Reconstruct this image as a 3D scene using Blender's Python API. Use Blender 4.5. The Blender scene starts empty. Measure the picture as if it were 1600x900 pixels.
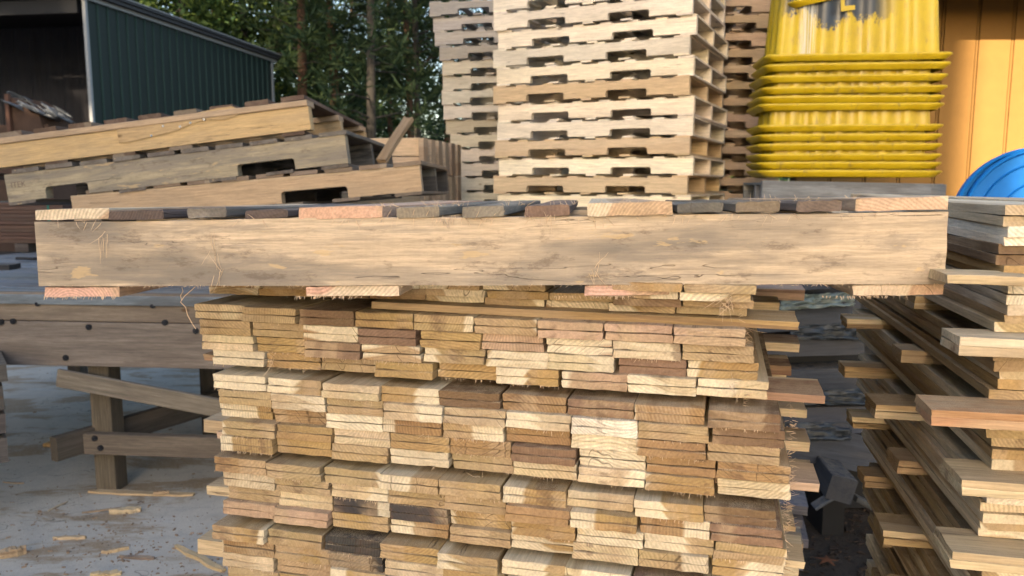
import bpy, bmesh, math, random
from mathutils import Vector, Matrix, noise
R = math.radians
rnd = random.Random(7)
scene = bpy.context.scene
COL = scene.collection

# ------------------------------------------------------------------ camera
PITCH = R(7.52); FPX = 1250.0; CAM = Vector((0, 0, 1.31))
cd = bpy.data.cameras.new('camera'); cam = bpy.data.objects.new('camera', cd); COL.objects.link(cam)
cam.location = CAM; cam.rotation_euler = (R(90) - PITCH, 0, 0)
cd.sensor_width = 36; cd.lens = FPX / 1600 * 36; cd.clip_start = 0.05; cd.clip_end = 3000
cd.dof.use_dof = True; cd.dof.focus_distance = 1.12; cd.dof.aperture_fstop = 9.0
scene.camera = cam

# ------------------------------------------------------------------ light
SUN_AZ, SUN_EL = R(202), R(17)           # azimuth clockwise from +Y: behind the camera, to the left
S = Vector((math.sin(SUN_AZ) * math.cos(SUN_EL), math.cos(SUN_AZ) * math.cos(SUN_EL), math.sin(SUN_EL)))
w = bpy.data.worlds.new("World"); scene.world = w; w.use_nodes = True
wn = w.node_tree.nodes; bg = wn['Background']
sky = wn.new('ShaderNodeTexSky'); sky.sky_type = 'NISHITA'; sky.sun_disc = False
sky.sun_elevation = SUN_EL; sky.sun_rotation = SUN_AZ; sky.dust_density = 2.5; sky.air_density = 1.0; sky.ozone_density = 0.6
w.node_tree.links.new(sky.outputs[0], bg.inputs[0]); bg.inputs[1].default_value = 0.10
sl = bpy.data.lights.new('sun', 'SUN'); sl.energy = 4.6; sl.angle = R(0.55); sl.color = (1.0, 0.80, 0.56)
so = bpy.data.objects.new('sun', sl); COL.objects.link(so); so.rotation_euler = S.to_track_quat('Z', 'Y').to_euler()
scene.view_settings.view_transform = 'Standard'; scene.view_settings.look = 'None'
scene.view_settings.exposure = 2.2; scene.view_settings.gamma = 1.0
scene.cycles.max_bounces = 4; scene.cycles.diffuse_bounces = 1

# ------------------------------------------------------------------ picture measurements -> places in the world
CT, ST = math.cos(PITCH), math.sin(PITCH)
def ray(px, py):
    cx = (px - 800) / FPX; cy = (450 - py) / FPX
    return Vector((cx, CT + cy * ST, -ST + cy * CT))
def at(px, py, Y):
    d = ray(px, py); return CAM + d * (Y / d.y)
def onz(px, py, z):
    d = ray(px, py); return CAM + d * ((z - CAM.z) / d.z)

# ------------------------------------------------------------------ object helpers
def tag(o, label=None, cat=None, group=None, kind=None):
    if label: o['label'] = label
    if cat: o['category'] = cat
    if group: o['group'] = group
    if kind: o['kind'] = kind
    return o
def link(name, me, mat=None, parent=None, loc=None, rot=None, col=None, seed=None):
    o = bpy.data.objects.new(name, me); COL.objects.link(o)
    if mat is not None and me is not None and not me.materials: me.materials.append(mat)
    if parent is not None: o.parent = parent
    if loc is not None: o.location = loc
    if rot is not None: o.rotation_euler = rot
    if col is not None: o.color = (col[0], col[1], col[2], 1)
    o['seed'] = rnd.uniform(0, 100) if seed is None else seed
    return o
def empty(name, loc=(0, 0, 0), rz=0.0, mat=None):
    o = bpy.data.objects.new(name, None); COL.objects.link(o); o.empty_display_size = 0.1
    if mat is not None: o.matrix_world = mat
    else: o.location = loc; o.rotation_euler = (0, 0, rz)
    return o
def frame(A, B):
    """matrix with origin A, x axis towards B, y axis horizontal and away, z up"""
    u = (B - A).normalized(); v = Vector((0, 0, 1)).cross(u).normalized(); n = u.cross(v)
    return Matrix.Translation(A) @ Matrix((u, v, n)).transposed().to_4x4()
def copy_tree(o, parent=None, jitter=None):
    c = o.copy(); COL.objects.link(c); c.parent = parent
    for ch in o.children:
        k = copy_tree(ch, c, jitter)
        if jitter and ch.type == 'MESH': jitter(k)
    return c
def mesh(name, v, f):
    me = bpy.data.meshes.new(name); me.from_pydata([tuple(a) for a in v], [], f); me.update(); return me
class MB:
    def __init__(s): s.v = []; s.f = []
    def add(s, v, f, M=None):
        n = len(s.v); s.v += [(M @ Vector(a)) if M is not None else Vector(a) for a in v]; s.f += [[i + n for i in q] for q in f]
    def box(s, x0, x1, y0, y1, z0, z1, M=None):
        s.add([(x0, y0, z0), (x1, y0, z0), (x1, y1, z0), (x0, y1, z0), (x0, y0, z1), (x1, y0, z1), (x1, y1, z1), (x0, y1, z1)],
              [(3, 2, 1, 0), (4, 5, 6, 7), (0, 1, 5, 4), (1, 2, 6, 5), (2, 3, 7, 6), (3, 0, 4, 7)], M)
    def tube(s, pts, rad, n=6):
        base = len(s.v); P = [Vector(p) for p in pts]
        for i, p in enumerate(P):
            d = (P[min(i + 1, len(P) - 1)] - P[max(i - 1, 0)]).normalized()
            a = d.cross(Vector((0.13, 0.31, 0.94)));  a = a.normalized() if a.length > 1e-6 else Vector((1, 0, 0)); b = d.cross(a)
            r = rad[i] if isinstance(rad, (list, tuple)) else rad
            for k in range(n):
                t = 2 * math.pi * k / n; s.v.append(p + a * (r * math.cos(t)) + b * (r * math.sin(t)))
        for i in range(len(P) - 1):
            for k in range(n):
                s.f.append([base + i * n + k, base + i * n + (k + 1) % n, base + (i + 1) * n + (k + 1) % n, base + (i + 1) * n + k])
        s.f.append([base + k for k in range(n)][::-1]); s.f.append([base + (len(P) - 1) * n + k for k in range(n)])
    def mesh(s, name): return mesh(name, s.v, s.f)
def board(name, L, W, T, seg=4, rough=0.0006, warp=0.0, lseg=2, rs=None, bev=0.0007):
    """sawn board: x 0..L, y -W/2..W/2, z 0..T, edges slightly uneven, tiny bevel"""
    r = rs or rnd; ring = []
    n = seg
    top = [(-W / 2 + bev + (W - 2 * bev) * i / n, T) for i in range(n + 1)]
    bot = [(W / 2 - bev - (W - 2 * bev) * i / n, 0.0) for i in range(n + 1)]
    prof = [(-W / 2, bev)] + [(-W / 2, T - bev)] + top + [(W / 2, T - bev), (W / 2, bev)] + bot
    v = []; f = []; m = len(prof); ph = r.uniform(0, 6)
    for k in range(lseg + 1):
        x = L * k / lseg; wz = warp * math.sin(ph + 3.0 * k / lseg); tw = warp * 2 * (k / lseg - .5)
        for (y, z) in prof:
            e = rough if k in (0, lseg) else rough * .5
            v.append((x + (r.uniform(-e, e) if k in (0, lseg) else 0), y + r.uniform(-e, e) * .8, z + wz + tw * y / W + r.uniform(-e, e) * .55))
    for k in range(lseg):
        for i in range(m):
            j = (i + 1) % m; f.append([k * m + j, k * m + i, (k + 1) * m + i, (k + 1) * m + j])
    f.append([i for i in range(m)]); f.append([lseg * m + i for i in range(m)][::-1])
    me = mesh(name, v, f)
    return me
def fix_normals(me):
    bm = bmesh.new(); bm.from_mesh(me); bmesh.ops.recalc_face_normals(bm, faces=bm.faces); bm.to_mesh(me); bm.free(); return me

# ------------------------------------------------------------------ material helper
class G:
    def __init__(s, name):
        s.m = bpy.data.materials.new(name); s.m.use_nodes = True; s.t = s.m.node_tree; s.N = s.t.nodes; s.L = s.t.links
        s.bsdf = s.N['Principled BSDF']; s.bsdf.inputs['Specular IOR Level'].default_value = 0.25
    def node(s, typ, **kw):
        n = s.N.new(typ)
        for k, v in kw.items(): setattr(n, k, v)
        return n
    def put(s, inp, val):
        if isinstance(val, bpy.types.NodeSocket): s.L.new(val, inp)
        elif val is not None:
            if hasattr(inp.default_value, '__len__') and not hasattr(val, '__len__'): val = [val] * len(inp.default_value)
            if hasattr(val, '__len__') and len(inp.default_value) == 4 and len(val) == 3: val = (*val, 1)
            inp.default_value = val
    def math(s, op, a, b=None, c=None, clamp=False):
        n = s.node('ShaderNodeMath', operation=op, use_clamp=clamp); s.put(n.inputs[0], a)
        if b is not None: s.put(n.inputs[1], b)
        if c is not None: s.put(n.inputs[2], c)
        return n.outputs[0]
    def vm(s, op, a, b=None):
        n = s.node('ShaderNodeVectorMath', operation=op); s.put(n.inputs[0], a)
        if b is not None: s.put(n.inputs[1], b)
        return n.outputs['Value'] if op in ('LENGTH', 'DOT_PRODUCT') else n.outputs[0]
    def noise(s, vec, scale, detail=3, rough=.55, dist=0.0, color=False):
        n = s.node('ShaderNodeTexNoise'); s.put(n.inputs['Vector'], vec); s.put(n.inputs['Scale'], scale)
        n.inputs['Detail'].default_value = detail; n.inputs['Roughness'].default_value = rough; n.inputs['Distortion'].default_value = dist
        return n.outputs['Color' if color else 'Fac']
    def ramp(s, fac, lo, hi, a=0.0, b=1.0):
        n = s.node('ShaderNodeMapRange', interpolation_type='SMOOTHSTEP')
        s.put(n.inputs[0], fac); s.put(n.inputs[1], lo); s.put(n.inputs[2], hi); s.put(n.inputs[3], a); s.put(n.inputs[4], b)
        return n.outputs[0]
    def mix(s, fac, a, b, mode='MIX'):
        n = s.node('ShaderNodeMix', data_type='RGBA', blend_type=mode); s.put(n.inputs['Factor'], fac); s.put(n.inputs['A'], a); s.put(n.inputs['B'], b)
        return n.outputs['Result']
    def xyz(s, vec):
        n = s.node('ShaderNodeSeparateXYZ'); s.put(n.inputs[0], vec); return n.outputs
    def comb(s, x, y, z):
        n = s.node('ShaderNodeCombineXYZ'); s.put(n.inputs[0], x); s.put(n.inputs[1], y); s.put(n.inputs[2], z); return n.outputs[0]
    def bump(s, h, dist, strength=1.0):
        n = s.node('ShaderNodeBump'); s.put(n.inputs['Height'], h); n.inputs['Distance'].default_value = dist; n.inputs['Strength'].default_value = strength
        s.L.new(n.outputs[0], s.bsdf.inputs['Normal']); return n
    def out(s, col, rough=.8, metal=0.0):
        s.put(s.bsdf.inputs['Base Color'], col); s.put(s.bsdf.inputs['Roughness'], rough); s.put(s.bsdf.inputs['Metallic'], metal); return s.m

CREAM = (.56, .445, .295); TAN = (.39, .28, .155); GOLD = (.37, .245, .112); ORANGE = (.32, .20, .10); BROWN = (.18, .115, .066)
PURPLE = (.23, .145, .095); PINK = (.45, .305, .21); BLACK = (.05, .045, .043); GREY = (.20, .19, .18); PALE = (.76, .66, .52)

def wood(name, sap=.5, stain=0.25, stain_col=(.10, .10, .11), streak=.25, knots=.3, dust=.5, saw=.5, blotch_scale=6.0, patches=0.0, spots=0.0):
    g = G(name)
    tc = g.node('ShaderNodeTexCoord'); P0 = tc.outputs['Object']; Nn = tc.outputs['Normal']
    oc = g.node('ShaderNodeObjectInfo'); base = oc.outputs['Color']
    at_ = g.node('ShaderNodeAttribute', attribute_type='OBJECT', attribute_name='seed'); sd = at_.outputs['Fac']
    off = g.comb(g.math('MULTIPLY', sd, 1.7), g.math('MULTIPLY', sd, 0.93), g.math('MULTIPLY', sd, 2.31))
    P = g.vm('ADD', P0, off)
    nx, ny, nz = g.xyz(Nn)
    end = g.math('GREATER_THAN', g.math('ABSOLUTE', nx), .7)
    # pseudo random numbers from the seed
    def rn(k): return g.math('FRACT', g.math('MULTIPLY', g.math('SINE', g.math('MULTIPLY', sd, 12.9 + k * 3.7)), 437.5))
    px, py, pz = g.xyz(P0)
    # growth rings round a pith that lies somewhere off the board
    cy = g.math('MULTIPLY', g.math('SUBTRACT', rn(1), .5), .22); cz = g.math('MULTIPLY', g.math('SUBTRACT', rn(2), .5), .22)
    wob = g.noise(g.vm('MULTIPLY', P, (1.2, 9, 9)), 1.0, 2)
    dist = g.math('SQRT', g.math('ADD', g.math('POWER', g.math('ABSOLUTE', g.math('SUBTRACT', py, cy)), 2), g.math('POWER', g.math('ABSOLUTE', g.math('SUBTRACT', pz, cz)), 2)))
    dist = g.math('ADD', dist, g.math('MULTIPLY', g.math('SUBTRACT', wob, .5), .035))
    rings = g.math('SINE', g.math('MULTIPLY', dist, 1400.0))
    rings = g.ramp(rings, -.9, 1.0)
    sapm = g.math('MULTIPLY', g.ramp(dist, g.math('ADD', .080, g.math('MULTIPLY', rn(3), .10)), g.math('ADD', .085, g.math('MULTIPLY', rn(3), .10))), sap)
    if sap > .6:
        hb = g.noise(g.vm('MULTIPLY', P, (2, 12, 9)), 1.0, 3, .5, .4)
        hb2 = g.noise(g.vm('MULTIPLY', P, (2, 22, 30)), 1.0, 5, .6, .6)
        base = g.mix(g.ramp(hb, .50, .60, 0, .6), base, (.44, .32, .20)); base = g.mix(g.ramp(hb2, .57, .68, 0, .55), base, (.13, .075, .05))
    sapcol = g.mix(.85, base, (.70, .60, .44))
    # long grain streaks
    gr = g.noise(g.vm('MULTIPLY', P, (3.5, 95, 95)), 1.0, 5, .6, .35)
    gr2 = g.noise(g.vm('MULTIPLY', P, (1.3, 26, 26)), 1.0, 3, .5, .6)
    fine = g.noise(g.vm('MULTIPLY', P, (60, 420, 420)), 1.0, 3, .7)
    c = g.mix(sapm, base, sapcol)
    k1 = g.math('MULTIPLY_ADD', g.math('SUBTRACT', gr, .5), streak * 1.6, 1.0)
    k2 = g.math('MULTIPLY_ADD', g.math('SUBTRACT', gr2, .5), streak * 1.5, 1.0)
    k3 = g.math('MULTIPLY_ADD', g.math('SUBTRACT', fine, .5), .42, 1.0)
    kr = g.math('MULTIPLY_ADD', g.math('SUBTRACT', rings, .5), g.math('MULTIPLY', rn(6), .26), 1.0)
    mid = g.noise(g.vm('MULTIPLY', P, (11, 230, 230)), 1.0, 4, .7, .2)
    kl = g.math('MULTIPLY', g.math('MULTIPLY', k1, k2), g.math('MULTIPLY', k3, g.math('MULTIPLY_ADD', g.math('SUBTRACT', mid, .5), 1.25, 1.0)))
    fe = g.noise(g.vm('MULTIPLY', P, (200, 200, 200)), 1.0, 4, .7)
    ke = g.math('MULTIPLY', kr, g.math('MULTIPLY_ADD', g.math('SUBTRACT', fe, .5), 1.0, 1.0))
    bl = g.noise(g.vm('MULTIPLY', P, (8, 14, 14)), 1.0, 3, .55)
    ke = g.math('MULTIPLY', ke, g.math('MULTIPLY_ADD', g.math('SUBTRACT', bl, .5), .5, 1.0))
    # saw kerf lines across the board
    sw = g.noise(g.vm('MULTIPLY', P, (300, 30, 22)), 1.0, 3, .6, .3)
    ks = g.math('MULTIPLY_ADD', g.math('SUBTRACT', sw, .5), .22 * saw, 1.0)
    kk = g.node('ShaderNodeMix', data_type='FLOAT'); g.put(kk.inputs[0], end); g.put(kk.inputs[2], g.math('MULTIPLY', kl, ks)); g.put(kk.inputs[3], ke)
    c = g.vm('SCALE', c); g.put(c.node.inputs['Scale'], kk.outputs[0])
    # stains
    if stain > 0:
        st = g.noise(g.vm('MULTIPLY', P, (blotch_scale * .35, blotch_scale * 1.7, blotch_scale * 1.7)), 1.0, 4, .6, .3)
        stm = g.math('MULTIPLY', g.ramp(st, .46, .62), stain)
        stm = g.math('MULTIPLY', stm, g.ramp(gr, .2, .65, .5, 1.0))
        c = g.mix(stm, c, stain_col)
    if patches > 0:
        m0 = g.noise(g.vm('MULTIPLY', P, (1.6, 13, 13)), 1.0, 5, .62, .6); c = g.mix(g.math('MULTIPLY', g.ramp(m0, .48, .60), .5), c, (.17, .15, .13))
        m1 = g.noise(g.vm('MULTIPLY', P, (3.2, 24, 24)), 1.0, 8, .72, .5); m2 = g.noise(g.vm('MULTIPLY', P, (14, 40, 40)), 1.0, 6, .75)
        c = g.mix(g.math('MULTIPLY', g.ramp(m1, .48, .60), .55), c, (.23, .195, .165))
        c = g.mix(g.math('MULTIPLY', g.ramp(m2, .54, .66), .5), c, (.12, .085, .065)); c = g.mix(g.math('MULTIPLY', g.ramp(m2, .36, .26), .5), c, (.64, .47, .30))
    if patches > 0:      # planer-skipped pale patches and grey mould as on an old re-used runner
        pt = g.noise(g.vm('MULTIPLY', P, (11, 46, 46)), 1.0, 5, .6, .2)
        c = g.mix(g.math('MULTIPLY', g.ramp(pt, .63, .67), patches), c, (.60, .42, .22))
    if knots > 0:
        v = g.node('ShaderNodeTexVoronoi'); g.put(v.inputs['Vector'], g.vm('MULTIPLY', P, (5, 11, 11))); v.inputs['Scale'].default_value = 1.0
        rr = g.math('ADD', v.outputs['Distance'], g.math('MULTIPLY', g.math('SUBTRACT', wob, .5), .08))
        pick = g.math('GREATER_THAN', g.xyz(v.outputs['Color'])[0], 1.0 - knots * .35)
        km = g.math('MULTIPLY', g.math('MULTIPLY', g.ramp(rr, .05, .13, 1, 0), pick), g.math('SUBTRACT', 1.0, end))
        c = g.mix(g.math('MULTIPLY', km, .75), c, (.09, .045, .02))
    # small checks and cracks
    cr = g.noise(g.vm('MULTIPLY', P, (2.2, 60, 60)), 1.0, 2, .5, .8)
    cm = g.math('MULTIPLY', g.ramp(g.math('ABSOLUTE', g.math('SUBTRACT', cr, .5)), 0.0, .006, 1, 0), g.ramp(gr2, .52, .6))
    cm = g.math('MULTIPLY', cm, g.math('SUBTRACT', 1.0, end))
    c = g.mix(g.math('MULTIPLY', cm, .6), c, (.05, .03, .02))
    # radial checks on the sawn ends
    ck = g.noise(g.comb(sd, g.math('ADD', g.math('MULTIPLY', py, 26), g.math('MULTIPLY', pz, g.math('MULTIPLY_ADD', rn(4), 60, -30))), g.math('MULTIPLY', pz, 14)), 1.0, 1, .4, .0)
    ckm = g.math('MULTIPLY', g.math('MULTIPLY', g.ramp(g.math('ABSOLUTE', g.math('SUBTRACT', ck, .5)), 0.0, .010, 1, 0), g.math('GREATER_THAN', rn(5), .82)), end)
    c = g.mix(g.math('MULTIPLY', ckm, .7), c, (.06, .035, .02))
    if spots > 0:
        v = g.node('ShaderNodeTexVoronoi'); g.put(v.inputs['Vector'], g.vm('MULTIPLY', P, (24, 60, 60))); v.inputs['Scale'].default_value = 1.0
        c = g.mix(g.math('MULTIPLY', g.math('MULTIPLY', g.ramp(g.math('ADD', v.outputs['Distance'], g.math('MULTIPLY', fine, .3)), .12, .30, 1, 0), g.math('GREATER_THAN', g.xyz(v.outputs['Color'])[1], .93)), spots), c, (.06, .04, .03))
    # sawdust lying on the upward faces
    if dust > 0:
        d1 = g.noise(P, 900.0, 2, .8); d2 = g.noise(P, 28.0, 3, .6)
        dm = g.math('MULTIPLY', g.math('MULTIPLY', g.ramp(d1, .42, .6), g.ramp(d2, .35, .6)), g.math('GREATER_THAN', nz, .7))
        c = g.mix(g.math('MULTIPLY', dm, dust), c, (.56, .43, .28))
    h = g.math('ADD', g.math('MULTIPLY', gr, .5), g.math('ADD', g.math('MULTIPLY', fine, .35), g.math('MULTIPLY', sw, .35 * saw)))
    h = g.math('SUBTRACT', h, g.math('MULTIPLY', cm, 1.5))
    g.bump(h, .0012, .8)
    return g.out(c, .82)

M = {}
M['fresh'] = wood('freshly sawn wood', sap=.75, stain=.22, stain_col=(.20, .12, .08), streak=.22, dust=.75)
M['ends'] = wood('sawn board ends', sap=.95, stain=.22, stain_col=(.19, .10, .06), streak=.25, knots=.4, dust=.8)
M['hero'] = wood('old re-used runner wood', sap=.0, stain=.86, stain_col=(.20, .175, .15), streak=.42, knots=.25, dust=.2, saw=.45, blotch_scale=5.2, patches=.55, spots=.8)
M['old'] = wood('weathered wood', sap=.0, stain=.6, stain_col=(.07, .065, .065), streak=.5, knots=.3, dust=.3, saw=.4, spots=.3)
M['pallet'] = wood('pallet wood', sap=.2, stain=.25, stain_col=(.30, .24, .18), streak=.22, knots=.5, dust=.0, saw=.3)
M['bench'] = wood('grey brown bench timber', sap=.0, stain=.45, stain_col=(.11, .085, .07), streak=.6, knots=.6, dust=.1, saw=.2, spots=.4)

def plain(name, col, rough=.7, metal=0.0, nscale=8.0, var=.25, bump=0.0, spec=None, streak=None):
    g = G(name); tc = g.node('ShaderNodeTexCoord').outputs['Object']
    v = g.vm('MULTIPLY', tc, streak) if streak else tc
    n = g.noise(v, nscale, 5, .6); n2 = g.noise(v, nscale * 7, 3, .6)
    k = g.math('MULTIPLY_ADD', g.math('SUBTRACT', n, .5), var * 2, 1.0); k = g.math('MULTIPLY', k, g.math('MULTIPLY_ADD', g.math('SUBTRACT', n2, .5), var, 1.0))
    c = g.vm('SCALE', col); g.put(c.node.inputs['Scale'], k)
    if bump: g.bump(n2, bump)
    if spec is not None: g.bsdf.inputs['Specular IOR Level'].default_value = spec
    return g.out(c, rough, metal)

# ------------------------------------------------------------------ ground
def ground_mat():
    g = G('yard dirt'); P = g.node('ShaderNodeTexCoord').outputs['Object']
    n = g.noise(P, 1.3, 6, .65); n2 = g.noise(P, 24, 6, .75); n3 = g.noise(P, 160, 2, .7)
    c = g.mix(g.ramp(n, .35, .65), (.035, .026, .020), (.06, .045, .034)); c = g.mix(g.ramp(n2, .5, .68), c, (.02, .015, .012)); c = g.mix(g.math('MULTIPLY', g.ramp(n3, .6, .72), .5), c, (.11, .085, .06))
    g.bump(g.math('ADD', n2, g.math('MULTIPLY', n3, .3)), .03); return g.out(c, .95)
def slab_mat():
    g = G('yard concrete'); P = g.node('ShaderNodeTexCoord').outputs['Object']
    n = g.noise(P, .8, 5, .6); n2 = g.noise(P, 9, 6, .7, .3); n3 = g.noise(P, 140, 3, .75)
    c = g.mix(g.ramp(n, .3, .7), (.43, .395, .345), (.53, .49, .43)); c = g.mix(g.ramp(n2, .45, .75, 0, .5), c, (.28, .28, .275))
    k = g.math('MULTIPLY_ADD', g.math('SUBTRACT', n3, .5), .45, 1.0); cc = g.vm('SCALE', c); g.put(cc.node.inputs['Scale'], k); c = cc
    s1 = g.noise(g.vm('MULTIPLY', g.vm('ADD', P, (3.1, 1.7, 0)), (1.0, 2.6, 1)), 1.5, 6, .68, .4)
    c = g.mix(g.math('MULTIPLY', g.ramp(s1, .49, .60), g.ramp(n3, .3, .55, .45, .95)), c, (.30, .22, .14))
    sp = g.noise(P, 60, 2, .6); c = g.mix(g.ramp(sp, .70, .74), c, (.06, .045, .035))
    cr = g.noise(g.vm('MULTIPLY', P, (.5, 1, 1)), 1.1, 5, .6, .5); c = g.mix(g.math('MULTIPLY', g.ramp(g.math('ABSOLUTE', g.math('SUBTRACT', cr, .5)), 0, .0025, 1, 0), .6), c, (.07, .065, .06))
    wl = g.noise(g.vm('MULTIPLY', P, (1, 3.4, 1)), 1.2, 4, .6, .8); c = g.mix(g.math('MULTIPLY', g.ramp(wl, .6, .7), .35), c, (.50, .52, .54))
    g.bump(g.math('ADD', n3, g.math('MULTIPLY', n2, .6)), .004); return g.out(c, .75)
def sheet(name, pts, z, mat, nx=1, ny=1):
    me = mesh(name, [(p[0], p[1], z) for p in pts], [list(range(len(pts)))]); o = link(name, me, mat); return tag(o, kind='structure')
gm = MB(); 
n = 60
sheet('ground', [(-900, -300), (900, -300), (900, 1500), (-900, 1500)], 0.0, ground_mat())
M['slab'] = slab_mat()
slab = sheet('concrete_yard', [(-14, -9), (.86, -9), (.86, 3.2), (.7, 4.4), (.55, 12), (-14, 12)], 0.004, M['slab'])

# ------------------------------------------------------------------ reusable pallet
def notched(L, H, notches, depth, T, r=.012):
    prof = [(0, 0)]
    for a, b in notches:
        prof += [(a, 0), (a, depth - r), (a + r * .3, depth - r * .3), (a + r, depth), (b - r, depth), (b - r * .3, depth - r * .3), (b, depth - r), (b, 0)]
    prof += [(L, 0), (L, H), (0, H)]
    m = len(prof); v = [(x, 0, z) for x, z in prof] + [(x, T, z) for x, z in prof]
    f = [list(range(m)), list(range(m, 2 * m))[::-1]] + [[j, i, m + i, m + j] for i, j in ((i, (i + 1) % m) for i in range(m))]
    return fix_normals(mesh('stringer', v, f))
def bot_boards(L, bw): return [bw / 2, L * .30, L * .5, L * .70, L - bw / 2]
def make_pallet(L, D, H, T, bt, bw, tops, bots, notches, ndepth, mat, lead=None):
    root = empty('pallet')
    sm = notched(L, H, notches, ndepth, T); sm.materials.append(mat)
    for y in (0, D / 2 - T / 2, D - T): link('stringer', sm, None, root, (0, y, bt))
    bm_ = [fix_normals(board('deck_board', D, bw * k, bt, 2, .001, .001)) for k in (1, 1.02, .72)]
    for b in bm_: b.materials.append(mat)
    for i, x in enumerate(tops):
        me = bm_[1] if i in (0, len(tops) - 1) else bm_[2]
        link('top_board', me, None, root, (x, 0, bt + H), (0, 0, R(90)))
    for i, x in enumerate(bots):
        link('bottom_board', bm_[0] if i in (0, len(bots) - 1) else bm_[2], None, root, (x, 0, 0), (0, 0, R(90)))
    return root
ORD = ['first', 'second', 'third', 'fourth', 'fifth', 'sixth', 'seventh', 'eighth', 'ninth', 'tenth', 'eleventh', 'twelfth', 'thirteenth', 'fourteenth', 'fifteenth', 'sixteenth', 'seventeenth', 'eighteenth', 'nineteenth', 'twentieth', 'twenty-first', 'twenty-second', 'twenty-third', 'twenty-fourth']
def vary(c, a=.08):
    k = 1 + rnd.uniform(-a, a); return (c[0] * k * (1 + rnd.uniform(-.03, .03)), c[1] * k, c[2] * k * (1 + rnd.uniform(-.06, .06)))

# tall stack in the middle: near right corner seen at x 1077, 4.65 m away
LS, DS, HS, BT = 1.24, 1.02, .089, .0112
tops7 = [.045] + [LS * k / 8 for k in (1.25, 2.4, 3.45, 4.55, 5.6, 6.7)] + [LS - .045]
bots5 = [.045, LS * .31, LS * .50, LS * .69, LS - .045]
proto = make_pallet(LS, DS, HS, .036, BT, .09, tops7, bots5, [(LS * .185, LS * .385), (LS * .60, LS * .80)], .040, M['pallet'])
PITCHP = HS + 2 * BT + .0006
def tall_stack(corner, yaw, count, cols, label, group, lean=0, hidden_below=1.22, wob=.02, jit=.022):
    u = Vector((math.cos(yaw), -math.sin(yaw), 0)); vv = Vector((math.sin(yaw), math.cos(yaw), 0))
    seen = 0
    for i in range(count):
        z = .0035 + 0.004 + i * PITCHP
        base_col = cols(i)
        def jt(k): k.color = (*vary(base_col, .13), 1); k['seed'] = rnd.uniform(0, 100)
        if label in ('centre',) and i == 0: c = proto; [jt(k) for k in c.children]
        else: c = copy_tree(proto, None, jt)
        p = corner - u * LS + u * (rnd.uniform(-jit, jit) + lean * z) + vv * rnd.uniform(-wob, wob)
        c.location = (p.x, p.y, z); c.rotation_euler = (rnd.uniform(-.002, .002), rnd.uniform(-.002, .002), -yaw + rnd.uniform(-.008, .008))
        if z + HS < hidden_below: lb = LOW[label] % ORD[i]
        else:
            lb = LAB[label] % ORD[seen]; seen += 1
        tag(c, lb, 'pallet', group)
LOW = {'centre': 'pale hidden pallet, %s from the ground in the tall centre stack',
       'left': 'greyish hidden pallet, %s from the ground in the back left stack',
       'right': 'shaded hidden pallet, %s from the ground beside the centre stack'}
LAB = {'centre': 'clean pale pallet in tall centre stack, %s visible above foreground pallet',
       'left': 'weathered pallet in leaning stack left of the tall centre one, %s visible from below',
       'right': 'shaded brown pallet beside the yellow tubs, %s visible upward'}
cc = at(1077, 285, 4.65)
tall_stack(Vector((cc.x, 4.65, 0)), R(25), 25, lambda i: vary(PALE, .07) if rnd.random() < .8 else (.58, .42, .26), 'centre', 'pallets in the tall centre stack')
cl = at(742, 300, 6.35)
tall_stack(Vector((cl.x + LS * math.cos(R(14)), 6.35 - LS * math.sin(R(14)), 0)), R(14), 24, lambda i: (.34, .31, .28) if i > 19 else vary((.52, .45, .36), .12), 'left', 'pallets in the back left stack', lean=-.13)
cr_ = at(1222, 285, 5.75)
tall_stack(Vector((cr_.x, 5.75, 0)), R(3), 24, lambda i: vary((.42, .30, .20), .12), 'right', 'pallets in the stack beside the yellow tubs')  # this stack's shade is put into its darker brown colour

# ------------------------------------------------------------------ foreground pallet
A = at(61, 447, 1.13); B = at(1476, 444, 1.015); HM = frame(A, B) @ Matrix.Rotation(R(-1.0), 4, 'X'); LH = (B - A).length
hero = tag(empty('pallet', mat=HM), 'long foreground pallet with thirteen mixed old and new deck boards', 'pallet')
HI = HM.inverted()
def hero_x(px, py, y=0.0):
    """x along the runner where the picture column px meets the pallet's plane y"""
    o_ = HI @ CAM; d_ = HI.to_3x3() @ ray(px, py); t = (y - o_.y) / d_.y; p = o_ + d_ * t; return p.x, p.z
HH = .0915
def runner(L, H, T):
    v = []; f = []; nx = 90
    prof = [(0, 0), (0, H * .25), (0, H * .5), (0, H * .75), (0, H), (T, H), (T, 0)]
    m = len(prof)
    for i in range(nx + 1):
        x = L * i / nx
        for k, (y, z) in enumerate(prof):
            e = .0006; zz = z + (.0022 * noise.noise(Vector((x * 4, z * 40, 1))) if z in (0, H) else 0); yy = y + rnd.uniform(-e, e) * (y == 0) + .0012 * noise.noise(Vector((x * 9, z * 60, 5)))
            v.append((x + (rnd.uniform(-.001, .001) if i in (0, nx) else 0), yy, zz))
    for i in range(nx):
        for k in range(m):
            j = (k + 1) % m; f.append([i * m + k, i * m + j, (i + 1) * m + j, (i + 1) * m + k])
    f.append(list(range(m))[::-1]); f.append([nx * m + k for k in range(m)])
    return fix_normals(mesh('stringer', v, f))
hm = runner(LH, HH, .036); hm.materials.append(M['hero'])
for y in (0, .485, .965): link('stringer', hm, None, hero, (0, y, 0), col=(.55, .425, .30), seed=3.3 + y)
DARK = (.115, .085, .075)
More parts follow.
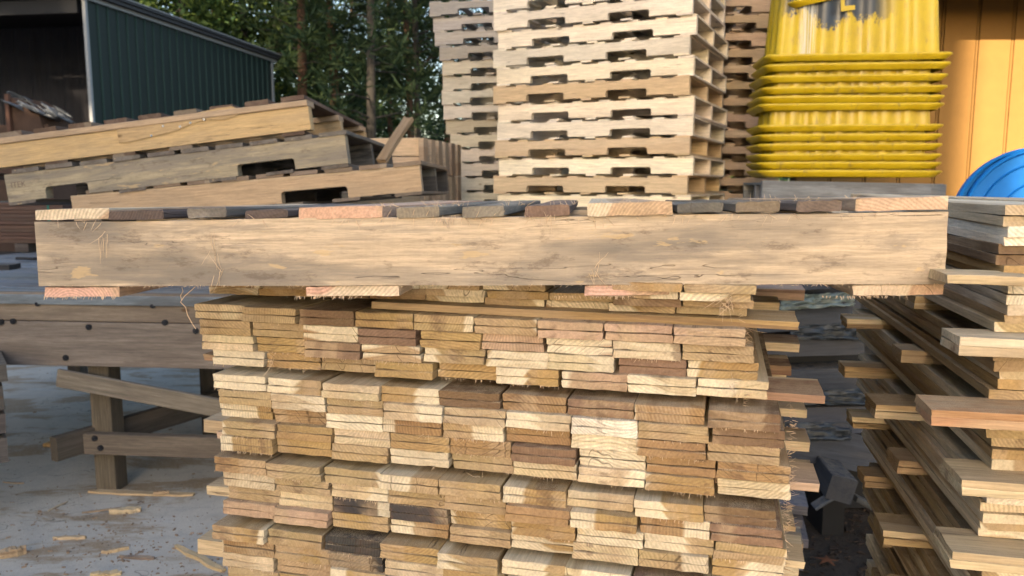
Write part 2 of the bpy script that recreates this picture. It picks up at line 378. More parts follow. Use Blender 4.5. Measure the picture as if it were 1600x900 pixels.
deck = [(55, 171, PINK, .0145, 'fresh'), (173, 258, DARK, .013, 'old'), (294, 356, (.22, .19, .16), .0135, 'old'), (382, 449, DARK, .0125, 'old'), (467, 598, (.60, .37, .26), .016, 'fresh'),
        (621, 686, (.27, .225, .17), .0145, 'old'), (723, 788, (.25, .215, .17), .0145, 'old'), (821, 890, (.21, .135, .10), .0145, 'old'), (918, 1050, (.58, .385, .245), .017, 'fresh'),
        (1057, 1129, (.16, .145, .12), .0125, 'old'), (1150, 1219, (.20, .155, .11), .0135, 'old'), (1243, 1313, (.17, .125, .10), .014, 'old'), (1337, 1481, (.60, .41, .28), .0165, 'fresh')]
LBL = {0: 'new pinkish deck board', 4: 'new reddish deck board with a lifted corner', 8: 'new tan deck board in the middle', 12: 'new tan deck board at the right end'}
for i, (a, b, c, t, mt) in enumerate(deck):
    x0, _ = hero_x(a, 325); x1, _ = hero_x(b, 325); W = x1 - x0
    me = board('top_board', 1.0 + rnd.uniform(-.01, .006), W, t, 8, .0011, .0015, 5, bev=.0012 if mt == 'fresh' else .0022); fix_normals(me); me.materials.append(M[mt])
    o = link('top_board', me, None, hero, ((x0 + x1) / 2, -.003 + rnd.uniform(-.003, .006), HH + .0016), (rnd.uniform(-.0012, .0012), 0, R(90) + rnd.uniform(-.01, .01)), col=c)
    if i in LBL: o['label'] = LBL[i]
for (a, b) in ((67, 184), (478, 623), (913, 1046), (1334, 1477)):
    x0, _ = hero_x(a, 455); x1, _ = hero_x(b, 455); W = x1 - x0
    me = board('bottom_board', 1.0, W, .0135, 8, .0014, .0008, 4); fix_normals(me); me.materials.append(M['fresh'])
    link('bottom_board', me, None, hero, ((x0 + x1) / 2, rnd.uniform(.0, .004), -.0152), (0, 0, R(90)), col=vary((.60, .37, .28), .06))

# ------------------------------------------------------------------ splinter fibres
M['fibre'] = plain('pale wood fibre', (.66, .48, .32), .8, nscale=200, var=.2)
def fibres(specs):
    mb = MB()
    for p, d, L, r in specs:
        p = Vector(p); d = Vector(d).normalized(); pts = [p]; q = p.copy(); n = 4
        for k in range(n):
            d = (d + Vector((rnd.uniform(-1, 1), rnd.uniform(-1, 1), rnd.uniform(-1, 1))) * .17).normalized(); q = q + d * (L / n); pts.append(q.copy())
        mb.tube(pts, [r, r * .9, r * .8, r * .6, r * .25], 3)
    return mb
sp = []
for cx, cnt in ((.10, 5), (.36, 3), (.52, 10), (.585, 26), (.64, 18), (.72, 14), (.80, 10), (.90, 8), (.70, 7), (.98, 5), (1.1, 5), (.28, 3), (.45, 8), (.02, 2), (1.04, 6), (1.15, 4)):
    for k in range(cnt):
        x = cx + rnd.gauss(0, .022); x = min(max(x, .01), LH - .01)
        sp.append(((x, -.002, HH + rnd.uniform(-.004, .003)), (rnd.uniform(-.8, .8), -.5, -1 if rnd.random() < .85 else .7), abs(rnd.gauss(.007, .005)) + .003, rnd.uniform(.0002, .0006)))
for k in range(260):
    x = rnd.uniform(0, LH); sp.append(((x, 0, rnd.uniform(-.001, .001)), (rnd.uniform(-1, 1), -.4, -rnd.random()), rnd.uniform(.002, .006), .00035))
for x, z in ((.265, .045), (.27, .02), (.79, .02), (.10, .07)):
    for k in range(5): sp.append(((x + rnd.gauss(0, .006), -.001, z + rnd.gauss(0, .004)), (rnd.uniform(-.6, .6), -.25, rnd.choice((-1, 1))), rnd.uniform(.02, .04), .0004))
for x in (.82, 1.02, 1.07, 1.12, .5, .57, .60, .75, .68):      # tufts standing on top
    for k in range(8): sp.append(((x + rnd.gauss(0, .012), rnd.uniform(.0, .08), HH + .015), (rnd.uniform(-1, 1), -.2, rnd.uniform(.3, 1)), rnd.uniform(.006, .014), .0004))
for x0 in (.005, .36, .73, 1.08):
    for k in range(45): sp.append(((x0 + rnd.uniform(0, .11), .0, -.0150), (rnd.uniform(-.5, .5), -.5, -1), rnd.uniform(.002, .006), .0005))
fo = link('splinters', fibres(sp).mesh('splinters'), M['fibre'], hero); fo['kind'] = 'stuff'

# ------------------------------------------------------------------ main stack of short boards
YAW = R(15)
SL = at(298, 475, 1.244); SR = at(1165, 523, 1.029)
uS = Vector((math.cos(YAW), -math.sin(YAW), 0)); vS = Vector((math.sin(YAW), math.cos(YAW), 0))
O = Vector((SL.x, SL.y, 0)); SM = Matrix.Translation(O) @ Matrix((uS, vS, Vector((0, 0, 1)))).transposed().to_4x4()
WF = (Vector((SR.x, SR.y, 0)) - O).length
T_ = .0117; BW = WF / 9
print('front width', WF, 'board', BW, 'zL', SL.z, 'zR', SR.z)
bmeshes = [fix_normals(board('board', .60, BW - .0024, T_ - .0006, 6, .0012, .0006, 2, rs=random.Random(i), bev=.0011)) for i in range(14)]
for b in bmeshes: b.materials.append(M['ends'])
PAL = {'c': (CREAM, 'cream'), 't': (TAN, 'tan'), 'g': (GOLD, 'golden'), 'o': (ORANGE, 'orange brown'), 'b': (BROWN, 'dark brown'), 'p': (PURPLE, 'purple stained'), 'k': (PINK, 'pink'), 'x': (BLACK, 'blackened'), 'w': (PALE, 'pale')}
ZB = SL.z                                   # top of tier B
tiers = [ # name, z top, lateral shift per pair row, colours of every pair row (9 letters each)
    ('second', ZB - .0, [0, .011, .018, .034], ['ctbgttkkk', 'ttopgkkct', 'cgpottcpg', 'bgtgggkcc']),
    ('third', ZB - 4 * 2 * T_ - .0118, [.047, .054, .050, .062, .062], ['ctcgbopob', 'tctcccwtb', 'gocotogot', 'tgcgoptoo'.replace('p', 'p'), 'ggtttccgc']),
    ('fourth', ZB - 9 * 2 * T_ - .0236, [.050, .058, .064, .060], ['ottgtgcgb', 'ctcttogop', 'tcxxggctt', 'kkgotgctg']),
    ('fifth', ZB - 13 * 2 * T_ - .0354, [.050, .058, .060, .064], ['gtxgttcpc', 'ogxcgcggt', 'cogttcwcg', 'tgcctgtcg'])]
GRP = 'short boards in the front stack'
nb = 0
fuzz = []
def put_board(col_letter, x, z, depth, label):
    global nb
    base, nm = PAL[col_letter]; me = bmeshes[nb % len(bmeshes)]
    o = link('board', me, None, None, col=vary(base, .07))
    o.matrix_world = SM @ Matrix.Translation((x, depth, z)) @ Matrix.Rotation(R(90) + rnd.uniform(-.006, .006), 4, 'Z') @ Matrix.Rotation(rnd.uniform(-.0015, .0015), 4, 'X')
    tag(o, label % nm, 'board', GRP); nb += 1
    return o
# upper remains of the stack right under the pallet
zA = ZB + .0118
rowsA = [('tgbottogt', 0.0), ('gtottgtbt', .008), ('totwgt.tt', .004), ('...tt..gt', .01)]
for r_, (cs, sh) in enumerate(rowsA):
    seedrow = [rnd.uniform(0, 100) for _ in range(9)]
    for k in range(9):
        if cs[k] == '.' or (r_ == 2 and k in (0,)): continue
        o = put_board(cs[k], BW * (k + .5) + sh + .002, zA + r_ * T_, .045 - .012 * r_ + rnd.uniform(-.006, .006) - (.02 if k > 6 else 0),
                      '%%s board end under the pallet, layer %s up, %s from left' % (ORD[r_], ORD[k]))
for ti, (tn, ztop, shifts, cols) in enumerate(tiers):
    for pr, sh in enumerate(shifts):
        xx = sh; cum = 0
        drift = [0]
        for k in range(9):
            w_ = BW * (1 + rnd.uniform(-.006, .006)); sd = rnd.uniform(0, 100); dj = rnd.gauss(0, .0045)
            if rnd.random() < .12: dj -= .009
            xk = sh + BW * (k + .5) + rnd.uniform(-.0025, .0025)
            for h in (0, 1):
                z = ztop - (pr * 2 + h + 1) * T_
                cl_ = cols[pr][k]
                if ti == 3 and pr == 3 and k > 7: continue
                o = put_board(cl_, xk + rnd.uniform(-.0012, .0012), z, dj + (0, -.016, -.026, -.034)[ti] + rnd.uniform(-.0012, .0012),
                              '%%s board end, %s tier down, %s row, %s of pair, %s from left' % (tn, ORD[pr], ('upper', 'lower')[h], ORD[k]))
                o['seed'] = sd; o.color = (*vary(PAL[cl_][0], .04), 1)
            # ragged saw fibres under the pair
            if rnd.random() < .5:
                for q in range(rnd.randint(5, 26)):
                    fuzz.append(((xk + rnd.uniform(-.5, .5) * BW, dj + (0, -.016, -.026, -.034)[ti] - .001, z + .0004), (rnd.uniform(-.5, .5), -.6, -1), abs(rnd.gauss(.0022, .0018)) + .001, rnd.uniform(.0003, .0006)))
# stickers (cross boards) between the tiers, their ends poking out on both sides
CRG = 'cross boards poking from the front stack'
def cross(x0, x1, y, z, W, T, col, label, tilt=0.0):
    me = fix_normals(board('cross_board', x1 - x0, W, T, 3, .0012, .001, 4)); me.materials.append(M['fresh'])
    o = link('cross_board', me, None, None, col=col)
    o.matrix_world = SM @ Matrix.Translation((x0, y + W / 2, z)) @ Matrix.Rotation(tilt, 4, 'Y') @ Matrix.Rotation(rnd.uniform(-.02, .02), 4, 'Z')
    return tag(o, label, 'board', CRG)
zt = [t[1] for t in tiers]
cross(.30, .905, .02, zt[0] + .0004, .085, .0112, GOLD, 'long golden cross board between the top two tiers, its sawn end showing at right')
cross(-.022, .945, .055, zt[1] + .0004, .09, .0112, (.30, .18, .12), 'brown dusty cross board poking far right below the second tier')
cross(.0, .945, .05, zt[2] + .0004, .085, .0112, (.46, .33, .25), 'thick cross board poking right beside the lowest full tiers')
cross(.03, .93, .05, zt[3] + .0004, .085, .0112, CREAM, 'pale cross board between the fourth and fifth tiers')
# cross-laid short boards stacked behind the front ones
LBX = ['pinkish cross board poking right just under the pallet', 'tan short cross board poking right, next below the pinkish one', 'thin brown cross board poking right above the golden one',
       'dark brown cross board poking right below the golden one', 'thick brown bark edged cross board poking right of the pink board ends', 'splintered cross board poking right under the bark edged one',
       'tan cross board poking right below the dusty one', 'pale grey cross board poking right in the third tier', 'broad grey brown cross board poking right in the third tier',
       'tan narrow cross board behind the third tier corner', 'pale cross board poking right in the fourth tier', 'greyish cross board low beside the fourth tier', 'pale grey cross board lowest at the right edge']
spec = [(1200, 1257, 452, 470, 1.95, (.46, .29, .22)), (1190, 1218, 474, 494, 1.55, GOLD), (1190, 1232, 496, 503, 1.60, (.33, .22, .15)), (1180, 1249, 536, 550, 1.50, (.20, .12, .085)),
        (1180, 1236, 573, 588, 1.42, (.17, .10, .07)), (1180, 1228, 586, 597, 1.50, (.36, .24, .15)), (1190, 1260, 640, 653, 1.55, (.50, .38, .25)), (1195, 1226, 665, 680, 1.60, (.40, .35, .31)),
        (1200, 1265, 690, 706, 1.50, (.38, .28, .23)), (1205, 1272, 742, 756, 1.62, TAN), (1190, 1243, 826, 834, 1.60, CREAM), (1190, 1255, 850, 862, 1.7, GREY), (1180, 1247, 883, 900, 1.45, (.42, .40, .38))]
for i, (a, b, y0, y1, Y, c) in enumerate(spec):
    E = at(b, (y0 + y1) / 2, Y); El = SM.inverted() @ E; T = (y1 - y0) / FPX * Y
    cross(El.x - .62, El.x, El.y, E.z - T / 2, .09, T, c, LBX[i], 0)
for i, (a, y0, y1, Y, c, lb) in enumerate(((323, 758, 774, 1.50, CREAM, 'cream cross board with a pointed end jutting left at the fourth tier'), (308, 842, 868, 1.46, (.55, .42, .27), 'tan cross board jutting left low at the fifth tier'), (318, 655, 676, 1.62, (.52, .40, .26), 'short tan cross board jutting left behind the third tier'), (352, 696, 703, 1.6, TAN, 'thin cross board jutting left at the third tier foot'))):
    E = SM.inverted() @ at(a, (y0 + y1) / 2, Y); T = (y1 - y0) / FPX * Y
    cross(E.x, E.x + .5, E.y, E.z - T / 2, .09, T, c, lb, 0)
# plain rest of the stack below the picture
low = MB(); z = tiers[3][1] - 8 * T_ - .012; k = 0
while z > .12:
    for j in range(9):
        d = rnd.gauss(0, .004); s_ = .05 + rnd.uniform(-.003, .003)
        low.box(s_ + BW * j + .001, s_ + BW * (j + 1) - .001, d, d + .60, z - T_ + .0003, z)
    z -= T_
for j in (0.02, .3, .56): low.box(.0, .95, j, j + .09, z - T_ * 9, z)
tag(link('lower_boards', low.mesh('lower_boards'), M['ends'], None, col=TAN), 'lower courses of the front board stack below the picture edge', 'boards', kind='stuff').matrix_world = SM
bk = MB(); z = tiers[0][1] - .005
while z > .02:
    bk.box(.05, .80, .66, .98, z - .011, z); z -= .0118
tag(link('back_boards', bk.mesh('back_boards'), M['ends'], None, col=(.3, .2, .13)), 'cross laid boards at the back of the front stack', 'boards', kind='stuff').matrix_world = SM
# fuzzy fibres on the right flank and loose curls
for k in range(480):
    z = rnd.uniform(ZB - .40, ZB + .03); tshift = .0
    x = (WF + .002 if z > zt[1] else WF + .062 + rnd.uniform(-.004, .006)) - (.0 if z < ZB else .01)
    fuzz.append(((x - .001, abs(rnd.gauss(.02, .05)), z), (1, rnd.uniform(-1, .6), rnd.uniform(-.8, .8)), abs(rnd.gauss(.004, .005)) + .0015, rnd.uniform(.0003, .0006)))
for (px, py) in ((676, 660), (684, 655), (1130, 470), (1135, 480), (1140, 465), (575, 690), (430, 560), (760, 745), (1150, 600), (800, 800), (690, 668), (475, 775)):
    p = SM.inverted() @ at(px, py, 1.244 - (px - 298) / 867 * .215)
    for k in range(9): fuzz.append(((p.x + rnd.gauss(0, .004), -.004, p.z + rnd.gauss(0, .003)), (rnd.uniform(-1, 1), -.6, rnd.uniform(-1, .6)), rnd.uniform(.008, .03), .0004))
tag(link('wood_fibres', fibres(fuzz).mesh('wood_fibres'), M['fibre']), 'ragged saw fibres along the board ends', 'fibres', kind='stuff').matrix_world = SM
# one long curled fibre hanging at the top left
cv = MB(); pts = [at(x, y, 1.16) for x, y in ((305, 448), (296, 456), (288, 463), (282, 472), (290, 480), (293, 492), (300, 505), (306, 514))]
cv.tube(pts, [.0007] * 8, 4); cv.tube([at(x, y, 1.16) for x, y in ((284, 470), (282, 462), (286, 455), (284, 449))], [.0006] * 4, 4)
tag(link('curled_fibre', cv.mesh('curled_fibre'), M['fibre']), 'long curled wood fibre hanging at the stack top left corner', 'fibre')

# ------------------------------------------------------------------ right pile: long boards going back, near corner at the right
YR = R(12.6); uR = Vector((math.cos(YR), -math.sin(YR), 0)); vR = Vector((math.sin(YR), math.cos(YR), 0))
RC = at(1555, 560, .985); RO = Vector((RC.x, RC.y, 0)); RM = Matrix.Translation(RO) @ Matrix((uR, vR, Vector((0, 0, 1)))).transposed().to_4x4(); RMI = RM.inverted()
LB = 1.0
long_m = [fix_normals(board('long_board', LB, .088, .0112, 4, .0012, .0022, 5, rs=random.Random(50 + i))) for i in range(8)]
for b in long_m: b.materials.append(M['ends'])
GL = 'long boards in the right pile'
LT = [1.0, .97, .88, .80, .72, .66, .62, .60, .60]
levels = [(-.207, -.185), (-.293, -.270), (-.383, -.360), (-.478, -.455), (-.586, -.563), (-.68, -.658), (-.775, -.753), (-.87, -.848), (-.965, -.943)]
CZ = CAM.z
spans = [(-.185, -.027), (-.270, -.2075), (-.360, -.2935), (-.455, -.3835), (-.563, -.4785), (-.658, -.5865), (-.753, -.6805), (-.848, -.7755), (-.943, -.8705)]
topcols = ['c', 'c', 'w', 'w', 'b', 'b', 'g', 'g', 'g', 'w', 'w', 't', 't', 'w', 't', 't']
offs = [.0, .0, .004, .004, .0, .0, .004, .012, .012, .012, .012, .010, .000, .030, .035, .03]
nlb = 0
for si, (z0, z1) in enumerate(spans):
    nL = int((z1 - z0) / .0114); tt = (z1 - z0) / nL; off = rnd.uniform(-.01, .02)
    for j in range(nL):
        z = z1 - (j + 1) * tt
        if j % 2 == 0: off = rnd.uniform(-.005, .007)
        lo = (offs[min(j, 15)] - .004) if si == 0 else off
        for cI in range(2):
            L1 = topcols[min(j, 15)] if si == 0 else rnd.choice('wttttgct')
            base, nm = PAL[L1]
            o = link('long_board', long_m[nlb % 8], None, None, col=vary(tuple(a * 1.06 for a in base), .08)); nlb += 1
            o.matrix_world = RM @ Matrix.Translation((lo + .0445 + cI * .0905 + rnd.uniform(-.001, .001), (rnd.uniform(-.004, .004) + (.01 if si == 0 and 4 <= j < 6 else 0)), CZ + z)) @ Matrix.Rotation(R(90) + rnd.uniform(-.004, .004), 4, 'Z')
            o.scale = (LT[si], 1, tt / .0114)
            tag(o, '%s long board, %s %s down in right pile tier %s' % (nm, ('nearest corner column,', 'second column,')[cI], ORD[j], ORD[si]), 'board', GL)
GS = 'short cross sticks in the right pile'
def stick(px, y0, y1, Y, z0, label, col, W=.062, n=2, L=.26):
    E = at(px, (y0 + y1) / 2, Y) if y1 else CAM + Vector(((px - 800) / FPX * Y, Y, z0)); El = RMI @ E
    for k in range(n):
        me = fix_normals(board('stick', L, W, .0108, 3, .0014, .0012, 2)); me.materials.append(M['fresh'])
        o = link('stick', me, None, None, col=vary(col, .06))
        o.matrix_world = RM @ Matrix.Translation((El.x + rnd.uniform(0, .003), El.y, CZ + z0 + k * .0112)) @ Matrix.Rotation(rnd.uniform(-.03, .03), 4, 'Z')
        tag(o, (('lower ' if k == 0 else 'upper ') if n > 1 else '') + label, 'board', GS)
stick(1482, 545, 560, .985, levels[0][0], 'of two cream sticks jutting left at the near front of the right pile', CREAM, .075, L=.33)
stick(1417, 490, 500, 1.33, levels[0][0], 'of two small sticks jutting left just below the foreground pallet corner', TAN)
stick(1305, 450, 458, 1.80, levels[0][0], 'of two yellowish sticks at the far top of the right pile', GOLD)
stick(1438, 650, 670, .975, levels[1][0], 'of two reddish sticks jutting left at the near middle of the right pile', (.44, .24, .13), .075, L=.38)
stick(1398, 580, 592, 1.31, levels[1][0], 'of two grey ended sticks midway along the right pile', (.42, .33, .22))
stick(1316, 528, 538, 1.62, levels[1][0], 'of two grey ended sticks at the far left, upper middle of the right pile', (.45, .33, .19))
stick(1482, 770, 780, .985, levels[2][0], 'of two broad pale sticks jutting left, lower near front of the right pile', CREAM, .085, L=.33)
stick(1355, 665, 675, 1.31, levels[2][0], 'of two tan sticks midway along, beside the black film', TAN, .075)
stick(1313, 598, 606, 1.58, levels[2][0], 'of two tan sticks at the far left, middle height of the right pile', TAN)
stick(1468, 880, 895, .985, levels[3][0], 'of two pale sticks jutting left at the bottom near corner', (.55, .44, .28), .08, L=.33)
stick(1390, 752, 765, 1.31, levels[3][0], 'of two brown sticks midway along in the fourth gap', (.40, .28, .17), .075)
stick(1325, 665, 676, 1.55, levels[3][0], 'of two tan sticks far back in the fourth gap', TAN)
stick(1369, 850, 865, 1.28, levels[4][0], 'of two tan sticks jutting left over the dark dirt, lowest in view', TAN, .08)
stick(1342, 770, 780, 1.52, levels[4][0], 'of two brown sticks far back in the fifth gap above the dirt', (.38, .26, .15))
for li_ in (5, 6, 7, 8):
    for Yk, wn_ in ((1.02, 'near'), (1.25, 'middle'), (1.46, 'far')):
        stick(at(1400, 900, Yk).x / Yk * FPX + 800 - 20 + rnd.uniform(-25, 15), 0, 0, Yk, levels[li_][0], 'of two tan sticks at the %s part of the %s gap down' % (wn_, ORD[li_]), TAN, .075)
# poking pair high up, near the corner (x 1480.., y 410..440)
stick(1462, 425, 438, .985, -.121, 'of two pale sticks poking out beside the foreground pallet end', (.62, .50, .31), .07, 1, L=.10)
lw = MB(); z = CZ - .965
while z > .10:
    for c_ in range(2): lw.box(c_ * .0905, c_ * .0905 + .088, 0, .6, z - .0112, z)
    z -= .0115
for y in (.02, .25, .50): lw.box(-.02, .2, y, y + .09, 0.005, z)
tag(link('lower_long_boards', lw.mesh('lower_long_boards'), M['ends'], None, col=TAN), 'lower courses of the right pile below the picture edge', 'boards', kind='stuff').matrix_world = RM

# ------------------------------------------------------------------ weathered planks and film between the two stacks
WP = 'grey weathered planks between the two stacks'
def quad_board(name, p0, p1, H, D, mat, col, label, cat, group=None, zoff=0.0):
    """box board whose lower front edge runs from p0 to p1"""
    Mx = frame(p0, p1); L = (p1 - p0).length
    me = fix_normals(board(name, L, D, H, 3, .002, .002, 6)); me.materials.append(mat)
    o = link(name, me, None, None, col=col); o.matrix_world = Mx @ Matrix.Translation((0, D / 2, 0))
    return tag(o, label, cat, group)
gp = [((1150, 462), (1300, 450), .055, 'topmost grey plank seen between the stacks, just under the foreground pallet'),
      ((1150, 522), (1345, 512), .100, 'broad light grey plank between the stacks, under the crumpled film'),
      ((1130, 561), (1350, 553), .070, 'sagging grey plank between the stacks, third from the top'),
      ((1150, 612), (1370, 606), .080, 'blue grey plank between the stacks, fourth from the top'),
      ((1150, 682), (1385, 676), .105, 'wide blue grey plank between the stacks, fifth from the top'),
      ((1130, 700), (1400, 748), .145, 'heavy dark grey timber lowest between the stacks')]
for a, b, h, lb in gp:
    quad_board('plank', at(*a, 2.95), at(*b, 2.95), h, .10, M['old'], vary((.042, .047, .060), .12), lb, 'plank', WP)
M['film'] = plain('grey plastic film', (.028, .036, .048), .45, nscale=6, var=.3, bump=.004, spec=.5)
M['filmw'] = plain('pale plastic film', (.12, .15, .14), .35, nscale=6, var=.4, bump=.004, spec=.6)
M['black'] = plain('black plastic', (.012, .012, .014), .5, nscale=4, var=.2)
def crumple(name, c, mat, label, amp=.02, nx=26, ny=14, thick=True):
    v = []; f = []
    for j in range(ny + 1):
        for i in range(nx + 1):
            a, b = i / nx, j / ny
            p = (c[0] * (1 - a) + c[1] * a) * (1 - b) + (c[3] * (1 - a) + c[2] * a) * b
            n_ = noise.noise(Vector((a * 5, b * 9, c[0].x))) * amp + noise.noise(Vector((a * 14, b * 5, 3))) * amp * .5
            v.append(p + Vector((0, -n_ * 1.3, n_ * .4)))
    for j in range(ny):
        for i in range(nx): q = j * (nx + 1) + i; f.append([q, q + 1, q + nx + 2, q + nx + 1])
    me = mesh(name, v, f); o = link(name, me, mat); 
    for p in me.polygons: p.use_smooth = True
    m = o.modifiers.new('thick', 'SOLIDIFY'); m.thickness = .0015
    return tag(o, label, 'plastic film')
crumple('plastic_film', [at(1215, 484, 2.9), at(1335, 478, 2.9), at(1335, 456, 3.0), at(1225, 462, 3.0)], M['filmw'], 'crumpled pale plastic film lying under the topmost grey plank', .035)
crumple('plastic_film', [at(1235, 530, 2.93), at(1352, 532, 2.93), at(1352, 505, 2.94), at(1235, 508, 2.94)], M['film'], 'slack blue grey film sagging below the broad light grey plank', .03)
crumple('plastic_film', [at(1240, 632, 2.93), at(1372, 634, 2.93), at(1372, 607, 2.94), at(1225, 610, 2.94)], M['film'], 'shiny blue grey film below the fourth grey plank', .03)
crumple('plastic_film', [at(1190, 690, 2.93), at(1330, 688, 2.93), at(1330, 660, 2.94), at(1190, 660, 2.94)], M['film'], 'torn blue grey film hanging in folds over the fifth grey plank', .03)
# dark bearers inside the plank pile
for i, (px, lb) in enumerate(((1215, 'dark bearer block column left inside the grey plank pile'), (1300, 'dark bearer block column in the middle of the grey plank pile'), (1375, 'dark bearer block column right inside the grey plank pile'))):
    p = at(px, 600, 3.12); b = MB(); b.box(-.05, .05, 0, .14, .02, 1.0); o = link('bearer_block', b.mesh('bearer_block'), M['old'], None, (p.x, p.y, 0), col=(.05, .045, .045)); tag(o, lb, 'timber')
b = MB(); p0 = at(1130, 600, 3.32); b.box(p0.x, p0.x + 1.0, 3.08, 3.50, .01, .90); o = link('gap_backing', b.mesh('gap_backing'), M['black']); tag(o, 'added black bale of planks behind the grey planks', 'backing')  # black box added behind the planks so their gaps read dark
# tilted square timber end and small bits near it
def timber(name, c, s, rot, col, label, mat='old'):
    me = fix_normals(board(name, s[0], s[1], s[2], 3, .002, .001, 2, bev=.003)); me.materials.append(M[mat]); o = link(name, me, None, None, col=col)
    o.matrix_world = Matrix.Translation(c) @ rot @ Matrix.Translation((-s[0] / 2, 0, -s[2] / 2)); return tag(o, label, 'timber')
timber('timber', at(1330, 772, 2.7) + Vector((0, .2, 0)), (.36, .09, .09), Matrix.Rotation(R(14), 4, 'Y') @ Matrix.Rotation(R(82), 4, 'Z'), (.035, .038, .046), 'tilted square grey timber with its end facing out above the dirt')
timber('timber', at(1288, 782, 2.75), (.09, .05, .012), Matrix.Rotation(R(-35), 4, 'Y'), (.06, .08, .11), 'small blue grey chip leaning by the tilted timber')
timber('timber', at(1352, 785, 2.8), (.10, .06, .02), Matrix.Rotation(R(25), 4, 'Y'), (.05, .05, .05), 'small pale chip right of the tilted timber')
p = at(1330, 790, 2.72); b = MB(); b.box(p.x - .05, p.x + .03, 2.84, 3.0, .002, p.z - .02); tag(link('bearer_block', b.mesh('bearer_block'), M['black']), 'black block under the tilted square timber', 'timber')
# greyish low pallets beside the front stack, right side
for i, (y, lb) in enumerate(((795, 'splintered grey plank edge beside the front stack, topmost of four'), (815, 'grey plank edge beside the front stack, second of four'), (846, 'grey plank edge beside the front stack, third of four'), (880, 'broad grey plank edge beside the front stack, lowest of four'))):
    p1 = at(1262 - (i % 2) * 8, y + 10, 2.15); p0 = p1 - uS * .45
    quad_board('plank', p0, p1, .026 + .02 * (i == 3), .30, M['old'], vary((.13, .125, .15), .1), lb, 'plank', WP)
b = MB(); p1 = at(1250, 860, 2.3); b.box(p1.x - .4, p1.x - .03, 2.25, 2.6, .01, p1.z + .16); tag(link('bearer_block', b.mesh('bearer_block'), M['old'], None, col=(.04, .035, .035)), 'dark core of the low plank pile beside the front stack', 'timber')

# ------------------------------------------------------------------ work bench at the left
BY = R(5); G0 = onz(150, 768, .004); bu = Vector((math.cos(BY), -math.sin(BY), 0)); bv = Vector((math.sin(BY), math.cos(BY), 0))
BM = Matrix.Translation((G0.x, G0.y, 0)) @ Matrix((bu, bv, Vector((0, 0, 1)))).transposed().to_4x4(); BI = BM.inverted()
bench = tag(empty('work_bench', mat=BM), 'big grey wooden work bench with doubled front beams and thick posts', 'work bench')
def part(name, x0, y, z, L, W, T, col, mat='bench', rot=(0, 0, 0), parent=bench, label=None):
    me = fix_normals(board(name, L, W, T, 3, .0012, .0012, 5, bev=.0025)); me.materials.append(M[mat])
    o = link(name, me, None, parent, (x0, y, z), rot, col=col)
    if label: o['label'] = label
    return o
GY = (.20, .165, .14)
def bz(px, py, yl):            # height on the bench plane y = yl
    o_ = BI @ CAM; d_ = BI.to_3x3() @ ray(px, py); t = (yl - o_.y) / d_.y; p = o_ + d_ * t; return p.x, p.z
_, zb0 = bz(170, 573, -.04); _, zb1 = bz(170, 503, -.04); _, zb2 = bz(170, 459, -.04)
print('bench z', zb0, zb1, zb2, G0)
# beams: faces to the viewer, so boards stand on edge: width W is thickness here
part('front_beam', -1.6, -.021, zb0, 2.9, .04, zb1 - zb0 - .002, GY); part('front_beam', -1.6, -.0205, zb1 + .001, 2.9, .04, zb2 - zb1, (.215, .17, .13))
PW = .09
part('post', PW / 2, PW / 2 + .002, .004, .8, PW, PW, (.16, .13, .095), rot=(0, R(-90), 0)); 
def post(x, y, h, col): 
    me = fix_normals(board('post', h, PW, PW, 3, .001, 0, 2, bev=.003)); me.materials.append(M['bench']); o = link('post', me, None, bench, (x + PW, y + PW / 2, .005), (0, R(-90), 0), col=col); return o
for c in list(bench.children):
    if c.name.startswith('post'): bpy.data.objects.remove(c)
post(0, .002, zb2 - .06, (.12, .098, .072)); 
x2, _ = bz(314, 640, .75); post(x2, .75, zb2 - .06, (.05, .045, .04)); post(1.1, .002, zb2 - .06, GY); post(-1.4, .002, zb2 - .06, GY); post(-1.4, .75, zb2 - .06, GY)  # the shade on the middle post is put into its near-black colour
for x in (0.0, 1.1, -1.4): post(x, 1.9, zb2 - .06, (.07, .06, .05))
# top planks, running along
for k in range(9):
    part('top_plank', -1.6, .06 + k * .232, zb2 - .045 if k else zb2 - .047, 2.85, .224, .04, vary((.17, .19, .22), .12), 'old')
# low stretchers and brace
xs0, zs0 = bz(136, 706, -.012); xs1, zs1 = bz(345, 720, -.012)
part('stretcher', -.015, -.0245, bz(140, 708, -.03)[1], 1.25, .045, .088, (.14, .112, .088))
me_ = part('side_stretcher', -.075, -.14, bz(110, 716, -.1)[1], 1.2, .045, .10, (.08, .066, .052), rot=(0, 0, R(66)))
a_, za = bz(93, 603, -.05); b_, zb_ = bz(372, 655, -.05)
me = fix_normals(board('brace', math.hypot(b_ - a_, zb_ - za), .022, .075, 3, .0012, .001, 4, bev=.003)); me.materials.append(M['bench'])
o = link('brace', me, None, bench, (a_, -.062, za), (0, math.atan2(za - zb_, b_ - a_), 0), col=(.19, .16, .125)); o['label'] = 'slanting grey brace board nailed across the posts'
# bolts
M['bolt'] = plain('dark steel bolt', (.035, .037, .045), .45, .6)
bb = MB(); bb.tube([(0, 0, 0), (0, -.007, 0)], .0125, 10); bb.tube([(0, -.007, 0), (0, -.012, 0)], .007, 6); bolt = bb.mesh('bolt'); bolt.materials.append(M['bolt'])
for px, py in ((59, 474), (239, 477), (2, 503), (21, 502), (139, 511), (258, 504), (306, 517), (103, 559)):
    x, z = bz(px, py, -.043); link('bolt', bolt, None, bench, (x, -.041, z))
for px, py in ((148, 685), (157, 700)):
    x, z = bz(px, py, -.05); link('bolt', bolt, None, bench, (x, -.047, z))
